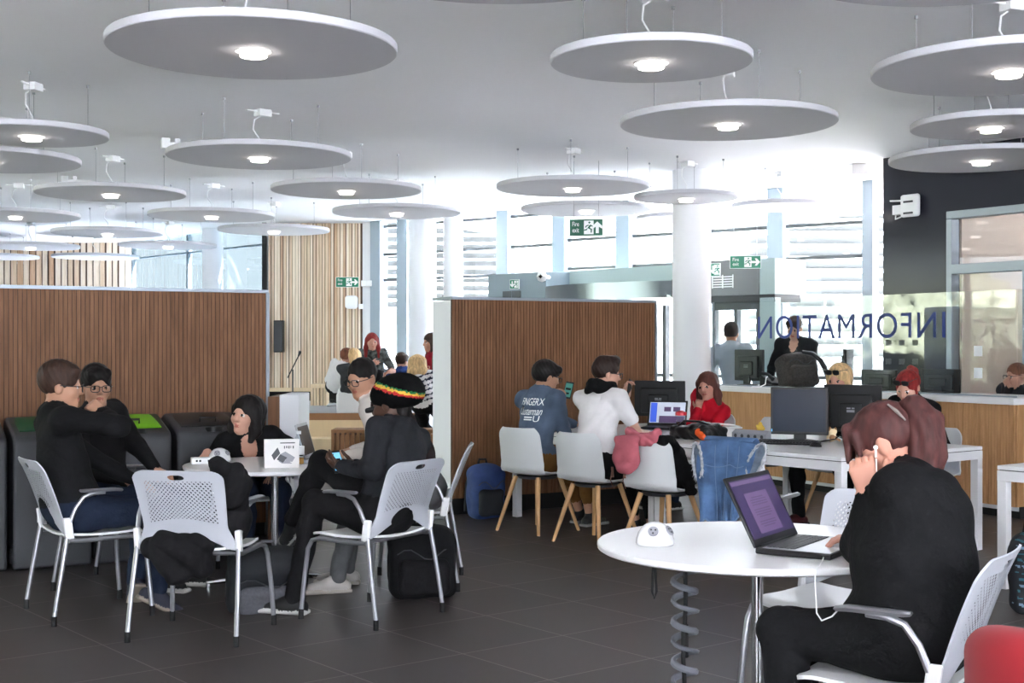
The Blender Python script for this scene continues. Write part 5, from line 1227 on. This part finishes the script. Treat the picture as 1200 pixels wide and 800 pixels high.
# laptop on the long desk
t, lid, cc, u, f = laptop('laptop', 'open dark laptop on the desk in front of the person in the white t-shirt', P(781, 499, 11.3)*1, 250, .34, .23, 18, M['black_plastic'], M['screen_pale'], M['key_black'])
t.location.z = .73
b = MB(); b.obox(cc+V(-.12, 0, 0)+f*.001, V(.028, 0, 0), u*.085, f*.0003); b.build('side_window', M['screen_blue'], lid, smooth=0)
b = MB(); b.obox(cc-u*.06+V(.04, 0, 0)+f*.001, V(.11, 0, 0), u*.03, f*.0003); b.obox(cc+u*.03+V(.0, 0, 0)+f*.001, V(.03, 0, 0), u*.02, f*.0003); b.obox(cc+u*.03+V(.08, 0, 0)+f*.001, V(.03, 0, 0), u*.02, f*.0003); b.build('page_window', M['screen_line'], lid, smooth=0)

def pod(c, rz, label):
    t = thing('power_pod', label, 'power socket', c, rz, 'white dome power pods')
    b = MB(); b.lathe([(.066, 0), (.069, .004), (.068, .02), (.062, .04), (.05, .06), (.034, .073), (.015, .08), (0, .081)], 40); b.build('dome', mat('gloss_white', (222, 222, 223), .15), t, smooth=80)
    for a in (-38, 38):
        r = math.radians(a-90); d = V(math.cos(r)*.78, math.sin(r)*.78, .62).normalized(); c_ = V(d.x*.072, d.y*.072, .010+d.z*.072)
        R = d.to_track_quat('Z', 'Y').to_matrix(); b = MB(); b.lathe([(.019, -.008), (.019, .001), (.0, .0015)], 24, c_, R); b.m = 1
        for k in (0, 1, 2): aa = 2.1*k+.5; b.lathe([(.0035, 0), (.0035, .002), (0, .0022)], 8, c_+R @ V(.009*math.cos(aa), .009*math.sin(aa), .001), R)
        b.build('socket', [M['socket_grey'], M['grey_plastic']], t)
    return t
pod(V(.515, 4.76, .73), 25, 'white dome power pod at the left rim of the front round table')
pod(V(-1.80, 8.14, .73), 35, 'white dome power pod by the hand of the person with the bob')
t = thing('card_reader', 'small white box with sockets in front of the white dome on the left table', 'adapter', V(-1.865, 8.0, .73), 18)
b = MB(); b.box(-.075, -.045, 0, .075, .045, .035); b.build('case', M['white_plastic'], t, bevel=.005); b = MB()
for x in (-.05, -.03, .02): b.box(x, -.0462, .012, x+.012, -.044, .024)
b.build('ports', M['black_plastic'], t, smooth=0)
t = thing('product_box', 'white cardboard box with a picture of an open laptop on the left table', 'box', V(-1.345, 7.72, .73), 14)
b = MB(); b.box(-.1, -.03, 0, .1, .03, .165); b.build('carton', mat('carton', (232, 228, 226), .6), t, bevel=.002)
b = MB(); X = V(1, 0, 0); b.prism([(-.06, .075), (-.025, .12), (-.01, .085), (-.045, .045)], (0, -.0305, 0), X, Z, (0, -.0008, 0)); b.prism([(-.03, .05), (-.01, .08), (.03, .06), (.005, .03)], (0, -.0305, 0), X, Z, (0, -.001, 0)); b.m = 1; b.prism([(-.01, .08), (.02, .095), (.075, .06), (.06, .035), (.03, .035)], (0, -.0305, 0), X, Z, (0, -.0008, 0)); b.prism([(-.022, .04), (.0, .026), (.06, .024), (.03, .045)], (0, -.0305, 0), X, Z, (0, -.0006, 0))
b.build('laptop_picture', [M['grey_plastic'], M['socket_grey']], t, smooth=0)
b = MB(); b.box(-.01, -.0308, .142, .075, -.0298, .148)
for k, w_ in enumerate((.008, .009, .01, .005, .009)): b.box(.012+k*.0125, -.0308, .112+.002*(k % 2), .012+k*.0125+w_*.7, -.0298, .128)
b.build('printed_marks', M['grey_plastic'], t, smooth=0)
t = thing('bottle', 'clear bottle with some amber drink between the box and silver laptop', 'bottle', V(-1.277, 7.915, .73))
M['clear_plastic'] = glass('clear_plastic', (.9, .93, .93), .03); M['amber'] = mat('amber', (206, 150, 70), .2)
b = MB(); b.lathe([(0, .001), (.031, .001), (.034, .012), (.034, .12), (.026, .15), (.014, .172), (.013, .185)], 24); b.build('body', M['clear_plastic'], t)
b = MB(); b.lathe([(0, .004), (.0305, .004), (.032, .04), (0, .04)], 24); b.build('drink', M['amber'], t)
b = MB(); b.lathe([(.0345, .06), (.0345, .11)], 24); b.build('label_band', M['white_plastic'], t); b = MB(); b.lathe([(.0155, .182), (.0155, .2), (0, .2)], 20); b.build('cap', M['white_plastic'], t)
def phone(c, fdir, up, label, scr, w=.068, h=.138):
    M4 = frame(c, up.cross(fdir), up); t = thing('phone', label, 'phone', c); t.rotation_euler = M4.to_euler()
    b = MB(); b.box(-w/2, -h/2, -.004, w/2, h/2, .004); b.build('case', M['black_plastic'], t, bevel=.003)
    b = MB(); b.box(-w/2+.005, -h/2+.014, .004, w/2-.005, h/2-.014, .0048); o = b.build('screen', scr, t, smooth=0)
    b = MB(); b.box(-w/2+.012, .0, .0048, w/2-.012, .018, .0053); b.box(-w/2+.012, -.035, .0048, w/2-.02, -.02, .0053); b.build('screen_rows', M['screen_dark'], o, smooth=0)
phone(P(395, 541, 7.12), V(.35, -.6, .72), V(-.35, .45, .8), 'phone with a pale blue screen held over the crossed knee', M['phone_blue'])
phone(P(666, 457, 10.47), V(-.35, -.8, .25), V(.25, .2, .95), 'phone with a teal screen held up by the person in denim', M['phone_teal'])
phone(P(738, 455, 10.1), V(-.7, .5, .2), V(.2, .3, .95), 'black phone seen edge-on in front of the bearded face by the scarf'.replace('bearded ', ''), M['screen_dark'])

# ------------------------------------------------------------------ monitors and desk things
def monitor(label, c, face, w=.42, h=.335, zt=.73, lift=.09, mark=True, group='black desktop monitors'):
    t = thing('monitor', label, 'monitor', (c[0], c[1], zt), face+90, group)      # local -y is the screen side
    z0 = lift; b = MB(); b.box(-w/2, -.018, z0, w/2, .012, z0+h); b.build('frame', M['black_plastic'], t, bevel=.006)
    b = MB(); b.box(-w/2+.017, -.0195, z0+.022, w/2-.017, -.0178, z0+h-.017); b.build('screen', M['screen_off'], t, smooth=0)
    b = MB(); b.box(-w*.36, .01, z0+.03, w*.36, .042, z0+h*.8); b.box(-.09, .04, z0+.06, .09, .06, z0+h*.62); b.build('rear_housing', M['black_plastic'], t, bevel=.012)
    b = MB(); b.box(-.045, .02, .012, .045, .05, z0+.12); b.build('neck', M['black_plastic'], t, bevel=.006)
    b = MB(); b.lathe([(0, 0), (.115, 0), (.115, .008), (.06, .016), (0, .017)], 32, (0, .03, 0)); b.build('stand_foot', M['black_plastic'], t)
    if mark:
        b = MB(); b.box(-.03, .06, z0+h*.42, .03, .061, z0+h*.47); b.box(.0, .06, z0+h*.49, .03, .061, z0+h*.52); b.box(-.03, .06, z0+h*.49, -.008, .061, z0+h*.52); b.build('rear_sticker', M['socket_grey'], t, smooth=0)
    b = MB(); b.box(-w/2+.004, -.0195, z0+.02, -w/2+.013, -.0178, z0+.04); b.build('badge', M['phone_blue'], t, smooth=0)
    return t
monitor('black monitor showing its blank dark screen on the near desk end', (2.13, 9.80), 250, .42, .35, lift=.05)
monitor('black monitor seen from behind, between the blank screen and the ponytail', (2.60, 10.1), 62, .44, .36, lift=.05)
monitor('black monitor seen from behind, left of the person in red', (1.29, 11.55), 70, .45, .31, lift=.09)
t = thing('keyboard', 'black keyboard on the desk below the blank dark monitor', 'keyboard', (1.985, 9.52, .73), -24)
b = MB(); b.prism([(-.075, 0), (.075, 0), (.075, .024), (.06, .026), (-.075, .012)], (-.225, 0, 0), (0, 1, 0), Z, (.45, 0, 0)); b.build('case', M['black_plastic'], t, bevel=.003)
b = MB()
for r in range(5):
    for c in range(18): b.box(-.212+c*.0236, -.06+r*.024, .014+r*.002, -.193+c*.0236, -.041+r*.024, .022+r*.002)
b.build('keys', M['key_black'], t, smooth=0)
t = thing('mouse', 'black mouse lying right of the black keyboard', 'mouse', (2.13, 9.28, .73), 30)
b = MB(); b.lathe([(0, .036), (.014, .034), (.024, .026), (.03, .012), (.031, 0)], 20); ob = b.build('shell', M['black_plastic'], t); ob.scale = (1, 1.7, 1)
b = MB(); b.lathe([(0, -.004), (.007, -.004), (.007, .004), (0, .004)], 12, (0, .025, .033), Matrix.Rotation(math.pi/2, 3, 'Y')); b.build('scroll_wheel', M['grey_plastic'], t)
t = thing('shaker_cup', 'clear cup with a red lid and dark drink on the long desk', 'cup', (P(798, 503, 11.0).x, 11.0, .73))
b = MB(); b.lathe([(0, .001), (.036, .001), (.045, .13)], 28); b.build('beaker', M['clear_plastic'], t)
b = MB(); b.lathe([(0, .004), (.0345, .004), (.040, .075), (0, .075)], 28); b.build('drink', mat('cola', (44, 24, 22), .15), t)
b = MB(); b.lathe([(0, .168), (.02, .167), (.03, .16), (.046, .155), (.048, .128), (.044, .126)], 28); b.build('lid', mat('lid_red', (206, 28, 44), .35), t)
t = thing('paper_stack', 'white papers on the desk in front of the person in red', 'papers', (1.80, 11.35, .73), 10)
b = MB(); b.box(-.15, -.1, 0, .15, .1, .012); b.build('lower_sheets', M['white_plastic'], t, smooth=0)
b = MB(); b.sheet(lambda u_, v_: V(-.13+.27*u_, -.08+.19*v_, .018+.03*math.sin(u_*2.6)*(1-u_)+.004*v_), 10, 4, .003); b.build('open_sheet', M['white_plastic'], t)
t = thing('power_block', 'low grey socket strip standing on the long desk behind the denim waistcoat', 'power socket', (1.80, 9.95, .73), -52)
b = MB(); b.prism([(-.03, 0), (.03, 0), (.03, .07), (.01, .075), (-.03, .05)], (-.17, 0, 0), (0, 1, 0), Z, (.34, 0, 0)); b.build('housing', M['socket_grey'], t, bevel=.004)
b = MB()
for k in range(5): b.lathe([(.014, 0), (.014, .002), (0, .002)], 16, (-.13+k*.065, -.031, .028), Matrix.Rotation(math.pi/2, 3, 'X'))
b.build('sockets', M['grey_plastic'], t)
t = thing('toy_figure', 'small yellow figure on the desk left of the blank monitor', 'figurine', (P(891, 503, 10.9).x, 10.9, .73))
S = SDF(.004); S.ell((0, 0, .025), (.028, .022, .026)); S.ell((0, 0, .062), (.016, .014, .018)); S.cap((-.02, 0, .035), (-.032, -.01, .05), .007); S.cap((.02, 0, .035), (.03, -.01, .02), .007); S.build('body', [mat('toy_yellow', (214, 178, 66), .5)], t)
t = thing('plush_toy', 'small cream and brown soft toy between the monitors', 'soft toy', (P(974, 516, 9.75).x, 9.75, .73))
S = SDF(.004); S.ell((0, 0, .03), (.035, .03, .03)); S.ell((.01, -.01, .07), (.026, .024, .024)); S.ell((-.012, -.01, .095), (.008, .008, .02), m=1); S.ell((.03, -.01, .092), (.008, .008, .02), m=1); S.cap((.03, -.02, .03), (.055, -.03, .012), .01, m=1); S.ell((0, -.028, .035), (.016, .01, .016), m=1); S.build('body', [M['birch'], M['walnut']], t)
t = thing('drink_can', 'slim silver and blue drink can behind the head of the person with the ponytail', 'can', (P(999, 500, 10.0).x, 9.85, .73))
b = MB(); b.lathe([(0, 0), (.024, 0), (.027, .008), (.027, .118), (.022, .128), (0, .126)], 24); b.build('body', M['silver'], t); b = MB(); b.lathe([(.0274, .04), (.0274, .085)], 24); b.build('label_band', M['info_blue'], t)
t = thing('desk_cable', 'loose black and white cables lying on the desk by the soft toy', 'cable', (2.36, 9.7, .735))
b = MB(); b.tube([(-.1, 0, 0), (0, -.03, .02), (.06, .03, .05), (.14, -.02, .02), (.2, .05, 0)], .005, 6); b.build('cord', M['black_rubber'], t)
b = MB(); b.tube([(-.08, .03, 0), (.03, .02, .03), (.1, -.05, .0), (.18, 0, .03), (.24, .06, 0)], .004, 6); b.build('white_cord', M['white_plastic'], t)
# dark bag on the near desk
M['bag_black'] = mat('bag_black', (20, 20, 22), .35, bump=(30, .3)); M['orange'] = mat('orange', (232, 90, 30), .6)
t = thing('handbag', 'glossy black bag with an orange corner lying on the desk over the denim waistcoat', 'bag', (1.41, 10.02, .73), -50)
S = SDF(.006); S.box((0, 0, .05), (.2, .12, .045), None, .035, 0, .03); S.ell((.05, .02, .1), (.12, .08, .03), k=.04); S.cap((-.18, -.02, .05), (.12, -.08, .1), .018, .014); S.cap((.1, -.1, .06), (.16, -.12, .03), .03, .025, 1, .005); S.disp.append(([0], wrinkle(.008, 50))); S.build('body', [M['bag_black'], M['orange']], t)
b = MB(); b.tube([(-.16, -.06, .09), (-.05, -.1, .14), (.08, -.08, .14), (.17, 0, .1)], .009, 8); b.build('strap', M['bag_black'], t)

# ------------------------------------------------------------------ clothes on chairs
def on_chair(c, ang): F = rot2(ang); R = V(F.y, -F.x, 0); return V(*c, 0), F, R
C_DEN = mat('worn_denim', (78, 108, 148), .9, noise=(9, .38), bump=(120, .3)); C_FRAY = mat('frayed_edge', (176, 178, 182), .95, noise=(60, .3)); C_STI = mat('stitching', (104, 128, 160), .9); C_DIN = mat('denim_inside', (120, 134, 150), .9, noise=(30, .2))
cc, F, R = on_chair((1.56, 8.66), 48)
t = thing('denim_waistcoat', 'ripped sleeveless denim waistcoat hung over a chair back at the long desk', 'waistcoat', cc-F*.25+V(0, 0, .82), 48-90)
def deny(u_, v_):                                    # local: x right, y forward, z up from the top of the chair back
    x = (u_-.5); zz = -v_
    tail = .50+.07*abs(math.sin((u_-.12)*math.pi*2.1))-.16*max(0, u_-.72)/.28
    w = .42-.10*v_+.03*math.sin(v_*6)
    return V(x*w-.06*v_+.05*v_*v_, -.02-.05*v_-.022*math.sin(u_*9+2*v_)*v_-.012*math.sin(u_*17)*v_, -tail*v_+.012*math.cos(x*3))
b = MB(); b.sheet(deny, 36, 26, .006); b.build('back_panel', C_DEN, t, smooth=70)
b = MB(); b.sheet(lambda u_, v_: V((u_-.5)*(.36+.03*v_), -.02+.085*min(1, v_*2.2)+.02*v_, .012+.02*math.sin(min(1, v_*2.2)*math.pi)-.22*max(0, v_-.3)), 16, 14, .006); b.build('front_fold', C_DEN, t, smooth=70)
rr = random.Random(9)
for s, cx, cz, ax, az, tilt in ((-1, -.215, -.13, .045, .12, .1), (1, .225, -.10, .055, .12, -.5)):
    pts = []
    for k in range(40):
        a = 2*math.pi*k/40; x = ax*math.cos(a); z_ = az*math.sin(a); pts.append(V(cx+x*math.cos(tilt)-z_*math.sin(tilt), -.045-.015*math.cos(a), cz+x*math.sin(tilt)+z_*math.cos(tilt)))
    b = MB(); b.tube(pts, [rr.uniform(.006, .014) for _ in pts], 7, closed=True)
    for p in pts[::1]:
        d = (p-V(cx, p.y, cz)).normalized()*rr.uniform(.012, .03)+V(0, rr.uniform(-.012, .004), -.012); b.tube([p, p+d], [.004, .001], 5)
    o = b.build('frayed_armhole', C_FRAY, t, smooth=0)
    b = MB(); n = len(pts); b.v += [tuple(p+V(0, .012, 0)) for p in pts]+[tuple(p+V(0, .016, 0)) for p in pts]; b.f += [tuple(range(n)), tuple(range(2*n-1, n-1, -1))]; b.mi += [0, 0]; b.build('lining', C_DIN, o, smooth=0)
for u0 in (.3, .52, .72):
    b = MB(); b.tube([deny(u0+.05*math.sin(v_*2), v_)+V(0, -.006, 0) for v_ in np.linspace(.05, .97, 16)], .0025, 5); b.build('seam', C_STI, t)
b = MB(); b.tube([deny(u_, .3)+V(0, -.006, 0) for u_ in np.linspace(.12, .86, 18)], .0025, 5); b.build('seam', C_STI, t)
b = MB(); b.tube([deny(u_, .985)+V(0, -.004, 0) for u_ in np.linspace(0, 1, 30)], .006, 5); b.build('hem', C_STI, t)

C_PINK = mat('pink_canvas', (178, 92, 102), .9, noise=(12, .12), bump=(100, .25)); C_LEA = mat('brown_leather', (96, 60, 44), .55)
cc, F, R = on_chair((1.06, 9.14), 45); top = cc-F*.26+V(0, 0, .8)
t = thing('pink_cap', 'dusty pink cap with leather toggles hanging on a white chair back', 'cap', top)
S = SDF(.005); Q = Rm(R, F, Z); o = -F*.07-R*.07
S.ell(o-Z*.09, (.105, .045, .125), Q, 0, .03); S.ell(o-Z*.15-F*.012, (.095, .05, .075), Q, 0, .04); S.box(o-Z*.1-F*.07, (.3, .035, .3), Q, .01, 0, .03, 1) if False else None
S.cap(o-R*.08+Z*.0, o+R*.08+Z*.015, .02, .02, 0, .02); S.disp.append(([0], wrinkle(.007, 42))); S.build('crown', [C_PINK], t)
S = SDF(.005); pts = [R*(.0+.115*math.cos(a))+F*(.02+.05*math.sin(a))+Z*(.035+.022*math.sin(2*a+1)) for a in np.linspace(0, 2*math.pi, 17)]; S.path(pts, .022, 0, .02); S.path([p-Z*.03 for p in pts], .02, 0, .02); S.disp.append(([0], wrinkle(.006, 70))); S.build('rolled_brim', [C_PINK], t)
for x in (-.13, -.02):
    b = MB(); b.tube([o+R*x-Z*.19, o+R*(x+.005)-Z*.26], .009, 7); b.tube([o+R*x-Z*.2, o+R*(x-.015)-Z*.28, o+R*(x+.01)-Z*.33], .004, 5); b.build('leather_toggle', C_LEA, t)
t = thing('black_jacket', 'black jacket draped over the chair under the pink cap', 'jacket', top)
S = SDF(.006); S.box(R*.06+F*.06-Z*.0, (.13, .055, .03), Q, .025, 0, .03); S.ell(R*.14+F*.15-Z*.13, (.06, .05, .16), Q, 0, .05); S.ell(R*.17+F*.26-Z*.25, (.06, .12, .09), Q, 0, .06); S.cap(R*.21+F*.14-Z*.1, R*.25+F*.22-Z*.33, .045, .04, 0, .04)
S.disp.append(([0], wrinkle(.01, 36))); S.build('cloth', [C['black']], t)
cc, F, R = on_chair((-1.55, 6.64), 80); Q = Rm(R, F, Z)
t = thing('black_jacket', 'black padded jacket hanging over the arm of the empty chair in front', 'jacket', cc)
S = SDF(.006); S.ell(R*.24-F*.19+Z*.76, (.06, .07, .1), Q, 0, .05); S.cap(R*.17-F*.27+Z*.87, R*.24-F*.2+Z*.8, .035, .05, 0, .04); S.cap(R*.235-F*.16+Z*.8, R*.235-F*.12+Z*.56, .06, .055, 0, .05); S.ell(R*.18-F*.1+Z*.58, (.08, .1, .1), Q, 0, .05)
S.disp.append(([0], wrinkle(.012, 40))); S.build('cloth', [C['black_soft']], t)
t = thing('black_coat', 'black coat lying across the seat of the empty chair and hanging below it', 'coat', cc)
S = SDF(.006); S.ell(F*-.02+Z*.52, (.2, .17, .06), Q, 0, .05); S.ell(R*-.03-F*.2+Z*.46, (.17, .05, .075), Q, 0, .05); S.cap(R*-.15-F*.2+Z*.46, R*-.05-F*.23+Z*.33, .06, .05, 0, .06); S.cap(R*-.02-F*.22+Z*.44, R*.08-F*.2+Z*.35, .06, .045, 0, .06); S.cap(-R*.24-F*.05+Z*.6, -R*.23-F*.1+Z*.5, .04, .05, 0, .05)
S.disp.append(([0], wrinkle(.011, 38))); S.build('cloth', [C['black_soft']], t)

# ------------------------------------------------------------------ bags
def backpack(label, c, rz, m, m2, w=.3, d=.2, h=.46, lean=0, vox=.007, patch=None, name='backpack'):
    t = thing(name, label, 'bag', c, rz); R = Rm(V(1, 0, 0), V(0, math.cos(lean), math.sin(lean)), V(0, -math.sin(lean), math.cos(lean)))
    def L(x, y, z): return V(x, y*math.cos(lean)-z*math.sin(lean), z*math.cos(lean)+y*math.sin(lean))
    S = SDF(vox); S.box(L(0, 0, h*.45), (w/2, d/2, h*.45), R, .06, 0, .03); S.ell(L(0, 0, h*.8), (w*.46, d*.5, h*.2), R, 0, .05); S.disp.append(([0], wrinkle(.006, 26))); S.build('main_bag', [m], t)
    S = SDF(vox); S.box(L(0, -d*.52, h*.3), (w*.38, d*.18, h*.24), R, .04, 0, .03); S.disp.append(([0], wrinkle(.004, 30))); o = S.build('front_pocket', [m2], t)
    b = MB(); b.tube([L(x, -d*.5-.012-.02*math.sin(k*.5), h*.62+.03*math.sin(k)) for k, x in enumerate(np.linspace(-w*.4, w*.4, 9))], .004, 5); b.build('zip', M['grey_plastic'], t)
    b = MB(); b.tube([L(-.04, d*.3, h*.95), L(-.03, d*.3, h*1.05), L(.03, d*.3, h*1.05), L(.04, d*.3, h*.95)], .01, 8); b.build('carry_loop', m2, t)
    for s in (-1, 1): b = MB(); b.tube([L(s*.08, d*.5, h*.9), L(s*.11, d*.66, h*.6), L(s*.13, d*.6, h*.2), L(s*.14, d*.5, .05)], .02, 8, flat=.5); b.build('strap', m2, t)
    return t
C_BLU = mat('bag_blue', (44, 66, 118), .75, noise=(20, .12)); C_BLK = mat('bag_dark', (26, 28, 34), .8); C_CHK = mat('bag_check', (70, 62, 58), .9, noise=(50, .4)); C_GRY = mat('bag_grey', (86, 86, 92), .9, noise=(60, .15))
g = G(572, 606); backpack('blue and black backpack on the floor against the white screen end', V(g.x-.02, g.y-.02, 0), 25, C_BLU, C_BLK, .29, .22, .46)
g = G(480, 697); backpack('black backpack on the floor behind the chair of the person in the hat', V(-.52, 7.62, 0), 10, C['black'], C['black_soft'], .38, .24, .42)
g = G(290, 712); backpack('grey and black rucksack lying under the round table at the left', V(-1.36, 7.27, 0), 20, C_BLK, C_GRY, .42, .2, .36, lean=.35)
p0 = FL+cd*on_line(936, FL+cn*.4, cd)+cn*.42; backpack('dark checked backpack lying on the information counter', V(p0.x, p0.y, 1.0), 20, C_CHK, C_CHK, .40, .24, .37, lean=-.35)
t = thing('headphone_band', 'thick black loop lying over the checked backpack on the counter', 'headphones', V(p0.x, p0.y, 1.2))
b = MB(); b.tube([(.0, -.1, .17), (.1, -.13, .15), (.18, -.15, .08), (.22, -.16, .0), (.24, -.16, -.08)], [.018, .024, .026, .026, .02], 8); b.build('strap', M['black_plastic'], t)
t = thing('striped_bag', 'teal and black striped bag on the floor under the desk at the right edge', 'bag', V(2.86, 7.12, 0), -20)
S = SDF(.007); S.box((0, 0, .2), (.17, .1, .2), None, .06, 0, .03); S.ell((0, 0, .33), (.16, .1, .12), k=.05)
for k in range(12): S.box((0, 0, .03+.034*k), (.4, .4, .007), Rm(V(1, 0, 0), V(0, 1, 0), V(.25, 0, 1)), .001, 1 if k % 3 else 2, .001, 2)
S.disp.append(([0, 1, 2], wrinkle(.008, 30))); S.build('body', [C_BLK, mat('teal', (44, 92, 104), .85), mat('pale_blue', (110, 130, 150), .85)], t)
b = MB(); b.tube([(-.1, 0, .4), (-.08, .0, .52), (.0, .02, .57), (.08, 0, .52), (.1, 0, .4)], .012, 8); b.build('handle', C_BLK, t)

# ------------------------------------------------------------------ counter equipment
def on_counter(px, off): o = FL+cn*off; q = o+cd*on_line(px, o, cd); return (q.x, q.y)
monitor('black monitor seen from behind on the counter left of the backpack', on_counter(878, .4), 40, .40, .34, zt=1.0, lift=.05)
monitor('narrow black monitor turned edge-on on the counter behind the blonde hair', on_counter(994, .45), -25, .40, .34, zt=1.0, lift=.06, mark=False)
monitor('low black monitor on the counter just left of the red tied-up hair', on_counter(1030, .45), 35, .42, .2, zt=1.0, lift=.0, mark=False)
monitor('low black monitor on the counter right of the red tied-up hair', on_counter(1102, .45), 40, .40, .22, zt=1.0, lift=.0, mark=False)
x, y = on_counter(905, .3); t = thing('desk_telephone', 'black desk telephone with a pale cord beside the counter monitor', 'telephone', (x, y, 1.0), 30)
b = MB(); b.prism([(-.1, 0), (.1, 0), (.1, .1), (.06, .11), (-.1, .04)], (-.09, 0, 0), (0, 1, 0), Z, (.18, 0, 0)); b.build('base', M['black_plastic'], t, bevel=.006)
b = MB(); b.tube([(-.06, -.08, .08), (-.06, 0, .13), (-.06, .09, .14)], [.024, .016, .024], 8); b.build('handset', M['black_plastic'], t)
b = MB(); b.tube([(.02, .05, .12), (-.1, -.02, .1), (-.2, -.12, .03), (-.34, -.2, .008), (-.45, -.2, .01)], .006, 6); b.build('cord', M['white_plastic'], t)
# earphones
t = thing('earphones', 'white earphone cord running from the ear of the person with the ponytail', 'earphones', (1.1, 4.1, .8))
ear = P(1026, 524, 4.08)-t.location
b = MB(); b.lathe([(0, -.006), (.006, -.004), (.007, .003), (0, .006)], 12, ear, Matrix.Rotation(math.pi/2, 3, 'X')); b.tube([ear, ear+V(0, -.004, -.03)], .003, 6); b.build('ear_bud', M['white_plastic'], t)
loop = [ear+V(0, -.006, -.035), ear+V(.0, -.02, -.12), ear+V(.005, .0, -.2)]
b = MB(); b.tube(loop, .0022, 6); b.build('wire', M['white_plastic'], t); b = MB(); lo = t.location
pts = [P(955, 680, 4.12), P(956, 700, 4.06), P(957, 718, 4.02), P(963, 727, 3.98), P(975, 722, 3.95), P(988, 708, 3.93)]
b.tube([V(1.02, 4.33, .752)-lo, V(1.0, 4.26, .75)-lo, V(.965, 4.2, .735)-lo]+[p-lo for p in pts], .0024, 6); b.build('cord', M['white_plastic'], t)
